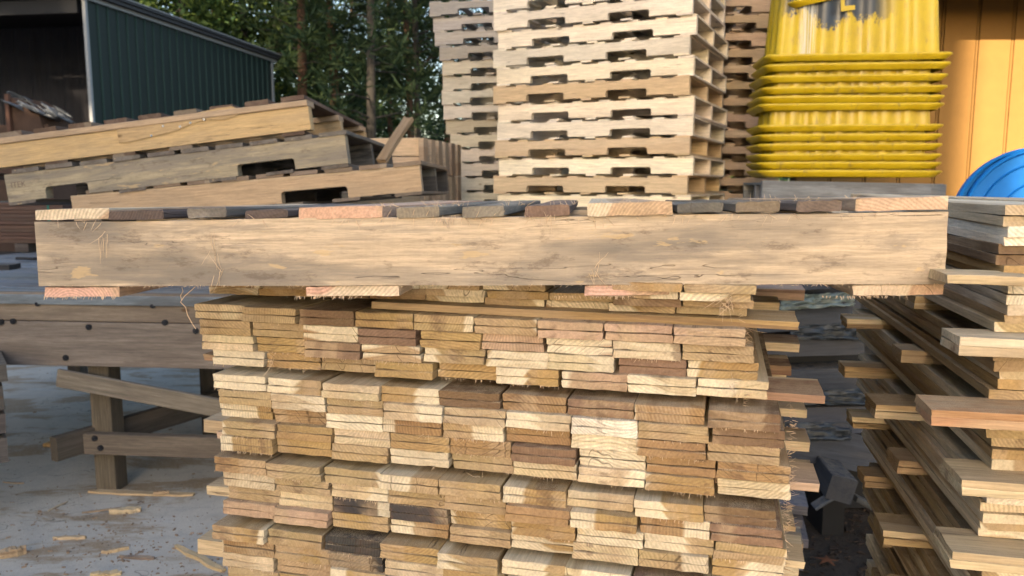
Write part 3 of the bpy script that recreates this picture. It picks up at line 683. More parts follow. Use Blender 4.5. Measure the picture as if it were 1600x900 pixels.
# things on the bench
ztop = BM.translation.z + zb2
def onbench(px, py): return onz(px, py, zb2)
bd = tag(empty('lumber_bundle', mat=BM @ Matrix.Translation(BI @ at(-180, 378, 5.3))), 'dark reddish board bundle tied with green straps at far left', 'lumber bundle')
zb_b = (BI @ at(-180, 378, 5.3)).z
for r_ in range(11):
    part('board', 0, .0, .024 * r_, 1.30 + rnd.uniform(-.01, .01), .09, .0225, vary((.13, .075, .055), .12), 'bench', parent=bd)
    part('board', 0, .095, .024 * r_, 1.30 + rnd.uniform(-.01, .01), .09, .0225, vary((.13, .08, .06), .12), 'bench', parent=bd)
M['strap'] = plain('green strap', (.03, .17, .13), .45, var=.1)
for px in (12, 99):
    x = (BI @ at(px, 350, 5.3)).x - (BI @ at(-180, 378, 5.3)).x
    b = MB(); b.box(x, x + .014, -.0475, -.046, -.002, .268); b.box(x, x + .014, -.0475, .142, .268, .2695); link('strap', b.mesh('strap'), M['strap'], bd)
b = MB(); b.box(-1.1, .1, -.02, .35, -.20, -.012)
# bearers under bundle down to bench top
hz = (BI @ at(-180, 378, 5.3)).z - zb2
for k, x in enumerate((.12, .95)):
    part('bearer', x, .05, -hz + .001 if hz > 0.02 else -.02, .09, .2, max(hz - .002, .015), (.10, .08, .07), parent=bd)
p = at(3, 440, 4.1); part_ = timber('timber', p + Vector((-.08, .1, .02)), (.18, .10, .12), Matrix.Identity(4), (.05, .05, .055), 'dark timber offcut lying on the bench top at the far left edge')
timber('timber', Vector((at(42, 412, 4.6).x, 4.6, zb2 + .012)), (.14, .03, .016), Matrix.Rotation(R(-20), 4, 'Z'), (.04, .04, .045), 'thin dark strip lying on the bench top')

# three skewed heavy pallets on the bench
def big_pallet(A, B, L, D, H, T, bt, tops, bots, notches, nd, cols, label, mat='pallet', tilt=0.0, lead=False, pitch=0.0, bw=.12):
    Mx = frame(A, B); Mx = Mx @ Matrix.Translation(((B - A).length - L, 0, 0)) @ Matrix.Rotation(pitch, 4, 'X')
    root = tag(empty('pallet', mat=Mx), label, 'pallet', 'skewed heavy pallets piled at the left')
    sm = notched(L, H, notches, nd, T); sm.materials.append(M[mat])
    for i, y in enumerate((0, D / 2 - T / 2, D - T)): link('stringer', sm, None, root, (0, y, bt * .8), col=cols[0] if i == 0 else cols[3])
    zt_ = bt * .8 + H
    if lead:
        part('lead_board', 0, T / 2 + .02, zt_ + .0005, L, .11, .026, cols[1], mat, parent=root); part('lead_board', 0, D / 2, zt_ + .0005, L, .11, .026, cols[1], mat, parent=root); part('lead_board', 0, D - .06, zt_ + .0005, L, .11, .026, cols[1], mat, parent=root); zt_ += .027
    for x in tops: part('top_board', x, -.004 + rnd.uniform(-.004, .004), zt_ + .0005, D, bw, bt, vary(cols[1] if not lead else cols[2], .1), mat, (0, 0, R(90)), root)
    for x in bots: part('bottom_board', x, 0, 0, D, bw, bt * .8 - .001, vary(cols[2], .1), mat, (0, 0, R(90)), root)
    return root
YLW = (.56, .38, .19)
P1 = big_pallet(at(0, 268, 3.5), at(487, 208, 3.46), 1.62, 1.15, .098, .05, .020, [1.56 - .155 * k for k in range(11)], [1.54, 1.05, .8, .5, .08], [], 0, [YLW, (.44, .31, .20), (.11, .07, .05), (.50, .33, .17)],
                 'top tilted pallet of the left pile with golden runner and dark deck boards', lead=True, pitch=R(-2.0), bw=.10)
P2 = big_pallet(at(10, 322, 3.5), at(545, 260, 3.46), 1.50, 1.12, .120, .05, .018, [1.45 - .15 * k for k in range(10)], [1.44, 1.2, .95, .55, .06], [(.17, .36), (1.02, 1.27)], .048, [(.38, .31, .21), (.13, .11, .095), (.11, .09, .075), (.05, .045, .04)],
                 'middle tilted pallet of the left pile with greying notched runner', mat='hero', pitch=R(-1.2))
P3 = big_pallet(at(110, 352, 3.5), at(660, 304, 3.46), 1.53, 1.1, .112, .05, .018, [1.48 - .15 * k for k in range(10)], [1.47, 1.2, .95, .55, .06], [(.92, 1.21)], .05, [(.46, .32, .20), (.22, .16, .12), (.15, .12, .10), (.07, .06, .055)],
                 'lowest visible pallet of the left pile with brown notched runner', pitch=R(-.6))
# split strip with bright nail tips on the golden runner
v = []; 
def p1l(px, py, yy):      # pallet P1 local coordinates of a picture point on plane y
    I = P1.matrix_world.inverted() if False else None
bpy.context.view_layer.update()
I1 = P1.matrix_world.inverted()
def loc1(px, py, yy=-.004):
    o_ = I1 @ CAM; d_ = I1.to_3x3() @ ray(px, py); t = (yy - o_.y) / d_.y; return o_ + d_ * t
outl = [(182, 202), (186, 223), (200, 222), (240, 213), (275, 204), (300, 193), (320, 187), (350, 187), (372, 180), (374, 171), (362, 166), (340, 169), (300, 178), (250, 190), (215, 198)]
fr = [loc1(x, y, -.006) for x, y in outl]; bk_ = [loc1(x, y, .004) for x, y in outl]; n_ = len(fr)
me = fix_normals(mesh('split_strip', [tuple(a) for a in fr + bk_], [list(range(n_)), list(range(n_, 2 * n_))[::-1]] + [[i, (i + 1) % n_, n_ + (i + 1) % n_, n_ + i] for i in range(n_)]))
o = link('split_strip', me, M['pallet'], P1, col=(.47, .32, .17)); o['label'] = 'split strip of wood hanging off the golden runner'
M['nail'] = plain('bright nail', (.8, .8, .78), .25, .9, var=.05)
nb_ = MB(); nb_.tube([(0, 0, 0), (0, -.004, 0)], .0055, 8); nm_ = nb_.mesh('nail'); nm_.materials.append(M['nail'])
for px, py in ((237, 212), (255, 197), (282, 198), (298, 192), (319, 187)): link('nail', nm_, None, P1, loc1(px, py, -.0065))
# faint burnt stamp on the runner end of the middle pallet
cu = bpy.data.curves.new('stamp', 'FONT'); cu.body = 'ITEK'; cu.size = .034; cu.extrude = .0003
M['ink'] = plain('faded dark ink', (.20, .15, .12), .9, nscale=90, var=.6)
st0 = bpy.data.objects.new('stamp_text', cu); COL.objects.link(st0); bpy.context.view_layer.update(); sme = bpy.data.meshes.new_from_object(st0.evaluated_get(bpy.context.evaluated_depsgraph_get())); bpy.data.objects.remove(st0); sme.materials.clear()
st = link('stamp', sme, M['ink'], P2); st.location = (.022, -.0012, .075); st.rotation_euler = (R(90), 0, 0)
# pallets hidden under the pile that carry it
for k in range(2):
    z0 = zb2 + .002 + k * .155
    q = big_pallet(Vector((-1.72, 3.62, z0)), Vector((-.35, 3.50, z0)), 1.35, 1.05, .115, .05, .018, [.06 + .153 * j for j in range(9)], [.06, .67, 1.29], [], 0, [(.4, .3, .2)] * 4,
                   ('upper' if k else 'lower') + ' supporting pallet on the bench, hidden behind the foreground pallet')
# new short-board crate behind the left pile, with a broken stick
cp = at(655, 215, 4.9); CYaw = R(10)
CMx = Matrix.Translation((cp.x, cp.y, 0)) @ Matrix.Rotation(-CYaw, 4, 'Z')
crate = tag(empty('wooden_crate', mat=CMx), 'tall new wooden crate with upright side cleats behind the left pallets', 'crate')
H_ = cp.z; nrow = 14; rh = H_ / nrow
for r_ in range(nrow): part('front_board', -.62, .012, H_ - (r_ + 1) * rh + .002, .62, .024, rh - .004, vary((.60, .42, .26), .07), 'pallet', parent=crate)
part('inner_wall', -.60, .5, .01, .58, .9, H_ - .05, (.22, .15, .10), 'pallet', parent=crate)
for j in range(6):
    for r_ in range(nrow // 2):
        part('side_cleat', .002, .03 + j * .17, H_ - (r_ + 1) * rh * 2 + .003, .030, .10, rh * 2 - .006, vary((.36, .25, .17), .1), 'pallet', parent=crate)
ps = at(612, 232, 3.7); pe = at(640, 188, 3.85)
mx = Matrix.Translation(ps - (pe - ps) * .5) @ ((pe - ps).to_track_quat('X', 'Z').to_matrix().to_4x4())
me = fix_normals(board('broken_stick', (pe - ps).length * 1.5, .045, .02, 3, .006, .002, 3)); me.materials.append(M['pallet']); o = link('broken_stick', me, None, None, col=(.25, .17, .10)); o.matrix_world = mx
tag(o, 'broken stick leaning up between the left pallets and the leaning stack', 'stick')
# dark boards at the very left edge
for k, (y0, y1, x1, lb) in enumerate(((566, 596, 12, 'topmost dark board of the pile cut off at the left edge'), (598, 640, 8, 'second dark board of the pile at the left edge'), (642, 676, 10, 'third dark board of the pile at the left edge'), (678, 722, 13, 'lowest dark board of the pile at the left edge'))):
    a = at(x1, y1, 3.0); h = (y1 - y0) / FPX * 3.0
    quad_board('plank', a - Vector((.7 * math.cos(R(36)), .7 * math.sin(R(36)), 0)), a, h * .92, .35, M['old'], vary((.10, .085, .075), .1), lb, 'plank', 'dark boards at the left edge')
a = at(4, 722, 3.0); b = MB(); b.box(a.x - .75, a.x - .42, 2.9, 3.1, .004, a.z - .002); tag(link('bearer_block', b.mesh('bearer_block'), M['old'], None, col=(.07, .06, .05)), 'bearer under the dark boards at the left edge', 'timber')

# ------------------------------------------------------------------ litter on the concrete
def splinter(px, py, L, W, T, ang, col, label, pts=None, z=.0045):
    p = onz(px, py, z); r = random.Random(px); n = 9; v = []; f = []
    for i in range(n + 1):
        x = L * i / n; w0 = W * (.5 + .5 * min(1, i / 2.5) * min(1, (n - i) / 2.0)) * r.uniform(.8, 1.1); sft = r.uniform(-.1, .1) * W
        for yy, zz in ((-w0 / 2 + sft, 0), (w0 / 2 + sft, 0), (w0 / 2 * .9 + sft, T * r.uniform(.6, 1)), (-w0 / 2 * .9 + sft, T * r.uniform(.6, 1))): v.append((x, yy, zz))
    for i in range(n):
        for k in range(4): f.append([i * 4 + k, i * 4 + (k + 1) % 4, (i + 1) * 4 + (k + 1) % 4, (i + 1) * 4 + k])
    f += [[3, 2, 1, 0], [n * 4, n * 4 + 1, n * 4 + 2, n * 4 + 3]]
    me = fix_normals(mesh('wood_splinter', v, f)); me.materials.append(M['fresh'])
    o = link('wood_splinter', me, None, None, (p.x, p.y, z), (0, 0, ang), col=col); return tag(o, label, 'wood scrap', 'wood scraps on the concrete')
splinter(139, 769, .46, .045, .009, R(-4), (.50, .35, .20), 'long flat tan splinter board under the front bench post', z=.006)
splinter(172, 802, .115, .038, .02, R(12), (.62, .48, .30), 'short cream offcut lying in the sawdust patch')
splinter(276, 855, .30, .03, .012, R(-38), (.60, .44, .22), 'yellow curved splinter pointing at the front stack base')
splinter(83, 842, .12, .022, .012, R(2), (.60, .46, .30), 'small pale chip in the left sand patch')
splinter(0, 872, .08, .035, .03, R(30), (.40, .28, .16), 'chunky brown bark piece at the left edge of the ground')
splinter(75, 799, .10, .012, .006, R(75), (.10, .07, .05), 'thin dark twig lying upright in view on the concrete')
splinter(5, 754, .10, .010, .005, R(-8), (.11, .09, .07), 'thin dark twig near the left edge of the concrete')
splinter(128, 802, .14, .012, .006, R(20), (.18, .11, .07), 'thin brown sliver left of the cream offcut')
splinter(158, 865, .09, .022, .012, R(25), (.52, .38, .22), 'narrow tan chip in front of the bench')
splinter(187, 871, .13, .02, .010, R(-6), (.22, .17, .14), 'grey brown flat sliver lowest in front of the bench')
splinter(142, 899, .10, .03, .012, R(5), (.6, .45, .25), 'tan chip at the bottom edge of the picture')
splinter(69, 697, .12, .05, .02, R(10), (.48, .32, .15), 'orange brown offcut behind the left bench stretcher end')
splinter(240, 772, .06, .022, .012, R(15), (.44, .30, .18), 'little bark chip lying on the flat splinter board', z=.016)
db = MB(); r = random.Random(3)
for k in range(700):
    if r.random() < .7: px = r.gauss(200, 110); py = r.gauss(850, 40)
    else: px = r.uniform(-60, 360); py = r.uniform(575, 900)
    if not (-80 < px < 380 and 572 < py < 940): continue
    p = onz(px, py, .0045); s = abs(r.gauss(.0005, .0025)) + .001; el = r.uniform(1, 3.2)
    Mx = Matrix.Translation(p) @ Matrix.Rotation(r.uniform(0, 6.3), 4, 'Z') @ Matrix.Rotation(r.uniform(-.3, .3), 4, 'X')
    db.box(-s * el / 2, s * el / 2, -s / 2, s / 2, -.001, s * .5, Mx)
M['chips'] = plain('wood chips', (.26, .18, .12), .9, nscale=16, var=.9)
tag(link('wood_chips', db.mesh('wood_chips'), M['chips']), 'fine wood chips and crumbs scattered on the concrete', 'wood chips', kind='stuff')
db = MB()
for k in range(1600):
    p = Vector((r.uniform(.7, 2.2), r.uniform(2.2, 3.3), .004)); s = abs(r.gauss(.002, .003)) + .002; el = r.uniform(1, 5)
    Mx = Matrix.Translation(p) @ Matrix.Rotation(r.uniform(0, 6.3), 4, 'Z') @ Matrix.Rotation(r.uniform(-.6, .6), 4, 'X')
    db.box(-s * el / 2, s * el / 2, -s / 2, s / 2, -.001, s * .6, Mx)
M['bark'] = plain('bark litter', (.035, .024, .018), .95, nscale=14, var=.9)
tag(link('bark_litter', db.mesh('bark_litter'), M['bark']), 'dark bark litter on the dirt between the stacks', 'litter', kind='stuff')
# a dry leaf on the dirt
lp = onz(1292, 876, .012); v = [(0, 0, .008)] + [(math.cos(t * math.pi / 5) * (.045 if t % 2 == 0 else .016), math.sin(t * math.pi / 5) * (.045 if t % 2 == 0 else .016), .004 * (t % 2)) for t in range(10)]
me = mesh('dry_leaf', v, [[0, 1 + t, 1 + (t + 1) % 10] for t in range(10)]); o = link('dry_leaf', me, plain('dry leaf', (.12, .045, .02), .8), None, lp); tag(o, 'rust brown dry leaf on the dark dirt', 'leaf')

# ------------------------------------------------------------------ yellow tubs
def yellow_mat():
    g = G('scuffed yellow plastic'); tc = g.node('ShaderNodeTexCoord').outputs['Object']
    sd = g.node('ShaderNodeAttribute', attribute_type='OBJECT', attribute_name='seed').outputs['Fac']
    P = g.vm('ADD', tc, g.comb(sd, sd, 0.0)); n = g.noise(P, 5, 4, .6); n2 = g.noise(g.vm('MULTIPLY', P, (12, 12, 3)), 1.5, 6, .75); n3 = g.noise(P, 90, 3, .7)
    c = g.mix(g.ramp(n, .3, .7), (.44, .30, .005), (.54, .385, .009))
    c = g.mix(g.math('MULTIPLY', g.ramp(n2, .55, .70), .6), c, (.17, .13, .06)); c = g.mix(g.math('MULTIPLY', g.ramp(n3, .62, .72), .35), c, (.10, .08, .05))
    at_ = g.node('ShaderNodeAttribute', attribute_type='OBJECT', attribute_name='scuff').outputs['Fac']
    x, y, z = g.xyz(tc)
    a = g.math('ADD', g.ramp(z, .05, .34), g.math('MULTIPLY', g.math('SUBTRACT', g.noise(g.vm('MULTIPLY', tc, (9, 9, 5)), 1.0, 9, .75), .5), 2.2))
    a = g.math('MULTIPLY', g.ramp(a, .46, .62), g.ramp(x, .05, .22, 1, 0)); a = g.math('MULTIPLY', g.math('MULTIPLY', a, g.ramp(x, -.42, -.34)), at_)
    c = g.mix(a, c, (.035, .042, .055))
    wst = g.math('MULTIPLY', g.math('MULTIPLY', g.ramp(x, -.31, -.28), g.ramp(x, -.20, -.23)), g.ramp(g.noise(g.vm('MULTIPLY', tc, (160, 1, 2)), 1.0, 2), .42, .55))
    c = g.mix(g.math('MULTIPLY', g.math('MULTIPLY', wst, .8), at_), c, (.62, .60, .52))
    g.bump(g.math('ADD', n3, n), .002, .5); g.bsdf.inputs['Specular IOR Level'].default_value = .5
    return g.out(c, g.ramp(n, .3, .7, .30, .48))
M['yellow'] = yellow_mat()
TW, TD, TH = .945, .44, .47
def ring_pts(w, d, rib, n=160, corner=.12):
    pts = []; hw, hd = w / 2, d / 2; per = []
    segs = []
    # rounded rectangle param
    for (cx, cy, a0) in ((hw - corner, -hd + corner, -90), (hw - corner, hd - corner, 0), (-hw + corner, hd - corner, 90), (-hw + corner, -hd + corner, 180)):
        for k in range(7):
            a = R(a0 + 15 * k); per.append((Vector((cx + corner * math.cos(a), cy + corner * math.sin(a))), Vector((math.cos(a), math.sin(a)))))
    # resample
    P = [p for p, _ in per] + [per[0][0]]; Nn = [q for _, q in per] + [per[0][1]]
    Ls = [0]
    for i in range(len(P) - 1): Ls.append(Ls[-1] + (P[i + 1] - P[i]).length)
    tot = Ls[-1]; out = []
    j = 0
    for k in range(n):
        s = tot * k / n
        while Ls[j + 1] < s: j += 1
        t = (s - Ls[j]) / max(Ls[j + 1] - Ls[j], 1e-9); p = P[j].lerp(P[j + 1], t); nn = Nn[j].lerp(Nn[j + 1], t).normalized()
        out.append(p - nn * (rib * (0.5 + 0.5 * math.sin(1.3 * math.cos(2 * math.pi * s / tot * 20)))))
    return out
def tub_meshes():
    bodyv = []; bodyf = []; n = 192
    levels_ = [(.0, 1.0), (.1, .985), (.25, .962), (.38, .94), (.43, .93), (.46, .90), (.47, .86)]
    bw_, bd_ = TW * .905, TD * .88
    for z, k in levels_:
        ribs = .017 if z < .42 else .008
        for p in ring_pts(bw_ * k, bd_ * k, ribs, n, .07): bodyv.append((p.x, p.y, z))
    for l in range(len(levels_) - 1):
        for i in range(n): j = (i + 1) % n; bodyf.append([l * n + i, l * n + j, (l + 1) * n + j, (l + 1) * n + i])
    bodyf.append([(len(levels_) - 1) * n + i for i in range(n)])
    body = mesh('tub_body', bodyv, bodyf)
    rv = []; rf = []; n2 = 96
    # rim: thin shelf, rolled bead and skirt that slants inward going down
    prof = [(.90, .012), (.985, .011), (.998, .017), (1.006, .015), (1.004, .008), (.985, .000), (.940, -.018), (.935, -.019), (.965, .002), (.985, .006), (.90, .006)]
    for pi, (k, z) in enumerate(prof):
        for i, p in enumerate(ring_pts(TW * k, TD * (k - .01), 0, n2, .05)):
            rv.append((p.x, p.y, z * 1.0 + .0014 * noise.noise(Vector((p.x * 2.2, p.y * 2.2, 2)))))
    m = len(prof)
    for l in range(m):
        q = (l + 1) % m
        for i in range(n2): j = (i + 1) % n2; rf.append([l * n2 + i, l * n2 + j, q * n2 + j, q * n2 + i])
    rim = fix_normals(mesh('tub_rim', rv, rf))
    for me in (body, rim):
        me.materials.append(M['yellow'])
        for p in me.polygons: p.use_smooth = True
    return body, rim
TB, TR = tub_meshes()
TY = 4.28; t0 = at(1200, 285, TY); tcx = at(1342, 200, TY).x; tcy = TY + TD / 2
rims = [(88, 1350), (103, 1348.5), (121, 1345), (139, 1344), (154, 1340), (166, 1339), (199, 1339), (214, 1338), (229, 1338), (245, 1337), (258, 1337), (271, 1337)]
tl = ['yellow ribbed tub, topmost of the upright ones, scuffed black on its flank', 'yellow tub rim, second of the upper nested group', 'yellow tub rim, third of the upper nested group', 'yellow tub rim, fourth of the upper nested group',
      'yellow tub rim, fifth of the upper nested group', 'yellow tub rim at the bottom of the upper nested group', 'yellow tub on top of the lower group with a band of ribbed flank showing', 'yellow tub rim, second of the lower nested group', 'yellow tub rim, third of the lower nested group',
      'yellow tub rim, fourth of the lower nested group', 'yellow tub rim, fifth of the lower nested group', 'lowest yellow tub, standing on the weathered grey pallet']
for i, (py, px) in enumerate(rims):
    z = at(800, py, TY).z; x = at(px, py, TY).x
    t = empty('plastic_tub', (x, tcy + rnd.uniform(-.008, .008), z), R(-6.5) + rnd.uniform(-.006, .006)); t.rotation_euler.y = rnd.uniform(-.003, .003); tag(t, tl[i], 'plastic tub', 'yellow tubs nested upside down')
    k = 1 - .0011 * max(0, (11 - i)) if False else 1
    o1 = link('body', TB, None, t); o2 = link('rim', TR, None, t); o1.scale = (1, 1, 1) if i in (0, 6) else (.962, .962, .93); o1['scuff'] = 1.0 if i == 0 else 0.0; o2['scuff'] = 0.0
t = empty('plastic_tub', (at(1385, 0, TY).x, tcy - .01, at(800, -24, TY).z), R(-2)); t.rotation_euler = (R(0), R(-11), R(-5)); tag(t, 'crooked yellow tub jammed aslant on top of the nested stack', 'plastic tub', 'yellow tubs nested upside down')
o1 = link('body', TB, None, t); o2 = link('rim', TR, None, t); o1['scuff'] = 0.0; o2['scuff'] = 0.0
t = empty('plastic_tub', (at(1382, 0, TY).x, tcy - .01, at(800, -40, TY).z), R(-2)); t.rotation_euler = (R(0), R(-11.5), R(-5)); tag(t, 'second crooked yellow tub, half out of the picture at the top', 'plastic tub', 'yellow tubs nested upside down')
o1 = link('body', TB, None, t); o2 = link('rim', TR, None, t); o1['scuff'] = 0.0; o2['scuff'] = 0.0
# label corner stuck to the scuffed tub
b = MB(); yb = 4.28 + TD * .06 - .002
def lab(px, py): return at(px, py, 4.296)
b.v = [lab(1314, -2), lab(1320, -2), lab(1320, 9), lab(1336, 8), lab(1336, 15), lab(1314, 18)]; b.f = [[0, 1, 2, 5], [2, 3, 4, 5]]
n0 = len(b.v); b.v += [p + Vector((0, .002, 0)) for p in b.v[:6]]; b.f += [[n0 + q for q in f_][::-1] for f_ in b.f[:2]]
o = link('sticker', b.mesh('sticker'), M['yellow']); o['scuff'] = 0.0; tag(o, 'remaining corner of a yellow label on the scuffed tub', 'label')
# weathered pallets carrying the tubs
gx0 = at(1189, 300, 4.2); 
zt_g = at(800, 277, 4.28).z - .027
npal = int(zt_g / PITCHP)
u = Vector((math.cos(R(2)), -math.sin(R(2)), 0))
for i in range(npal):
    z = zt_g - (i + 1) * PITCHP
    gc = (.165, .175, .19)
    def jt(k): k.color = (*vary(gc, .12), 1); k['seed'] = rnd.uniform(0, 100)
    c = copy_tree(proto, None, jt)
    for ch in c.children:
        if ch.name.startswith('stringer'):
            pass
    c.location = (gx0.x + .04, 4.22, z); c.rotation_euler = (0, R(.7) if i == 0 else 0, R(-2)); c.scale = (.74, .5, 1)
    tag(c, 'grey weathered pallet directly under the yellow tubs' if i == 0 else 'hidden grey pallet, %s below the yellow tubs' % ORD[i], 'pallet', 'grey pallets under the yellow tubs')
# solid grey board closing the front of the top one
pa = at(1190, 310, 4.19); pb = at(1474, 316, 4.19)
quad_board('plank', pa, pb, .092, .03, M['old'], (.20, .21, .225), 'broad grey board closing the front under the yellow tubs', 'plank')

# ------------------------------------------------------------------ blue round tub lying on edge
M['blue'] = plain('blue plastic', (.006, .13, .45), .6, nscale=5, var=.25, bump=.0008, spec=.15)
def lathe(prof, n=64):
    v = []; f = []
    for r_, y in prof:
        for k in range(n): a = 2 * math.pi * k / n; v.append((r_ * math.cos(a), y, r_ * math.sin(a)))
    for l in range(len(prof) - 1):
        for k in range(n): j = (k + 1) % n; f.append([l * n + k, l * n + j, (l + 1) * n + j, (l + 1) * n + k])
    f.append([k for k in range(n)]); f.append([(len(prof) - 1) * n + k for k in range(n)][::-1])
    me = fix_normals(mesh('lathe', v, f))
    return me
bc = at(1640, 352, 3.5); RB = 125 / FPX * 3.5
prof = [(.02, .012), (.30 * RB, .012), (.315 * RB, .004), (.33 * RB, .013), (.56 * RB, .016), (.575 * RB, .007), (.59 * RB, .017), (.79 * RB, .019), (.805 * RB, .010), (.82 * RB, .020), (.945 * RB, .022), (.96 * RB, -.006), (.985 * RB, -.010), (1.0 * RB, -.002), (1.0 * RB, .03), (.97 * RB, .032), (.96 * RB, .028)]
me = lathe(prof); me.materials.append(M['blue'])
for k, lb in enumerate(('blue ringed round tray leaning nearest, at the right picture edge', 'second blue round tray, its rim showing behind the nearest')):
    t = tag(empty('round_tray', (bc.x - .025 * k, bc.y + .045 * k, bc.z - .004 * k)), lb, 'plastic tray', 'blue round trays'); t.rotation_euler = (R(-10), R(20 * k), R(-14)); link('disc', me, None, t)
zsup = bc.z - RB - .01
for i in range(int(zsup / PITCHP)):
    def jt(k): k.color = (*vary((.2, .2, .21), .12), 1); k['seed'] = rnd.uniform(0, 100)
    c = copy_tree(proto, None, jt); c.location = (bc.x - .5, 3.32, zsup - (i + 1) * PITCHP); tag(c, 'hidden grey pallet, %s below the blue tub' % ORD[i], 'pallet', 'grey pallets under the blue tub')

# ------------------------------------------------------------------ orange-brown workshop wall
M['siding'] = plain('ochre painted siding', (.20, .108, .030), .75, nscale=2.2, var=.16, bump=.002)
M['soffit'] = plain('dark soffit', (.10, .07, .05), .8)
WY = 5.65
house = tag(empty('workshop_wall_building', (0, WY, 0)), 'ochre sided workshop wall with vertical grooves behind the yellow tubs', 'building')
x = 2.0; k = 0
xs = [at(p, 100, WY).x for p in (1472, 1527, 1580)]; pw = xs[1] - xs[0]
x = xs[0] - 4 * pw
while x < 8:
    wd = pw
    b = MB(); b.box(x + .004, x + wd - .022, 0, .03, .15, 2.595); b.box(x + wd - .014, x + wd - .003, .004, .03, .15, 2.595); link('siding_board', b.mesh('siding_board'), M['siding'], house); x += wd; k += 1
b = MB(); b.box(xs[0] - 4 * pw, 8, .031, .12, 0, 2.595); link('wall_core', b.mesh('wall_core'), M['soffit'], house)
b = MB(); b.box(xs[0] - 4.2 * pw, 8.2, -.57, 3.5, 2.60, 2.68); link('roof', b.mesh('roof'), M['soffit'], house)
b = MB(); b.box(xs[0] - 4.2 * pw, 8.2, -.60, -.571, 2.475, 2.72); link('fascia', b.mesh('fascia'), M['soffit'], house)
b = MB(); b.box(xs[0] - 4 * pw, 8, .12, .16, 0, .14); link('footing', b.mesh('footing'), M['slab'], house)

# ------------------------------------------------------------------ green metal shed
M['green'] = plain('dark green sheet metal', (.004, .014, .012), .6, .0, nscale=1.2, var=.15, spec=.35)
M['ribm'] = plain('green sheet metal rib', (.018, .045, .040), .6, .0, nscale=2, var=.15)
M['trim'] = plain('pale metal trim', (.27, .28, .29), .6, .0, nscale=2, var=.2)
M['greypan'] = plain('grey inner sheet metal', (.055, .052, .06), .7, .0, nscale=.8, var=.5, streak=(1, 1, .25))
M['dark'] = plain('dark steel', (.045, .045, .05), .6, .2)
EY = 4.9
c0 = at(133, -2, 16.0); c1 = at(423, 95, 24.0)
hn, hf = c0.z, c1.z; print('shed', c0, c1)
n0 = Vector((c0.x, c0.y, 0)); n1 = Vector((c1.x, c1.y, 0)); SH = frame(n0, n1)
shed = tag(empty('metal_shed', mat=SH), 'open fronted shed with dark green ribbed metal side wall', 'shed')
LW = (n1 - n0).length
def wall_h(x): return hn + (hf - hn) * x / LW
nr = 26
for i in range(nr):
    x0 = LW * i / nr + .02; x1 = LW * (i + 1) / nr; m = MB(); m.add([(x0, 0, 0), (x1, 0, 0), (x1, 0, wall_h(x1)), (x0, 0, wall_h(x0)), (x0, .03, 0), (x1, .03, 0), (x1, .03, wall_h(x1)), (x0, .03, wall_h(x0))], [(0, 1, 2, 3), (5, 4, 7, 6), (1, 5, 6, 2), (4, 0, 3, 7), (3, 2, 6, 7), (0, 4, 5, 1)])
    link('wall_panel', m.mesh('wall_panel'), M['green'], shed)
    m = MB(); m.add([(x0 - .02, 0, 0), (x0 - .010, -.03, 0), (x0 + .010, -.03, 0), (x0 + .02, 0, 0), (x0 - .02, 0, wall_h(x0)), (x0 - .010, -.03, wall_h(x0)), (x0 + .010, -.03, wall_h(x0)), (x0 + .02, 0, wall_h(x0))], [(0, 1, 5, 4), (1, 2, 6, 5), (2, 3, 7, 6), (4, 5, 6, 7)])
    link('wall_rib', m.mesh('wall_rib'), M['ribm'], shed)
b = MB(); b.box(-.065, .0, -.035, .03, 0, hn); link('corner_trim', b.mesh('corner_trim'), M['trim'], shed)
b = MB(); b.box(LW + .0, LW + .09, -.035, .06, 0, hf - .02); link('corner_trim', b.mesh('corner_trim'), M['trim'], shed)
def slab_x(y0, y1, za, zb, nm, mt, x0=-.4, x1=None, ov=.0):
    x1 = LW + .3 if x1 is None else x1; m = MB(); h0, h1 = wall_h(x0), wall_h(x1)
    m.add([(x0, y0, h0 + za), (x1, y0, h1 + za), (x1, y1, h1 + za), (x0, y1, h0 + za), (x0, y0, h0 + zb), (x1, y0, h1 + zb), (x1, y1, h1 + zb), (x0, y1, h0 + zb)], [(3, 2, 1, 0), (4, 5, 6, 7), (0, 1, 5, 4), (1, 2, 6, 5), (2, 3, 7, 6), (3, 0, 4, 7)])
    return link(nm, m.mesh(nm), mt, shed)
slab_x(-.06, .0, -.02, .07, 'eave_trim', M['trim']); slab_x(-.16, -.061, .06, .13, 'gutter', M['dark']); slab_x(-.20, 10, .135, .19, 'roof', M['dark']); slab_x(-.21, -.15, .191, .215, 'roof_edge', M['trim'])
# inside: grey corrugated wall facing us, farther back, and the left side
for i in range(26):
    x0 = 0.0; y0 = .25 + i * .42
    m = MB(); xx = 3.2
    m.add([(xx, y0, 0), (xx - .05, y0 + .08, 0), (xx - .05, y0 + .16, 0), (xx, y0 + .24, 0), (xx, y0 + .42, 0), (xx, y0, 5.2), (xx - .05, y0 + .08, 5.2), (xx - .05, y0 + .16, 5.2), (xx, y0 + .24, 5.2), (xx, y0 + .42, 5.2)], [(0, 5, 6, 1), (1, 6, 7, 2), (2, 7, 8, 3), (3, 8, 9, 4)])
    link('inner_panel', m.mesh('inner_panel'), M['greypan'], shed)
b = MB(); b.box(-.12, 0, .1, 11.2, hn - .28, hn - .02); link('header', b.mesh('header'), M['black'], shed)
b = MB(); b.box(-.2, .0, 11.2, 11.4, 0, hn); link('corner_post', b.mesh('corner_post'), M['trim'], shed)
b = MB(); b.box(0, LW, 11.2, 11.3, 0, hf - .3); link('far_wall', b.mesh('far_wall'), M['green'], shed)
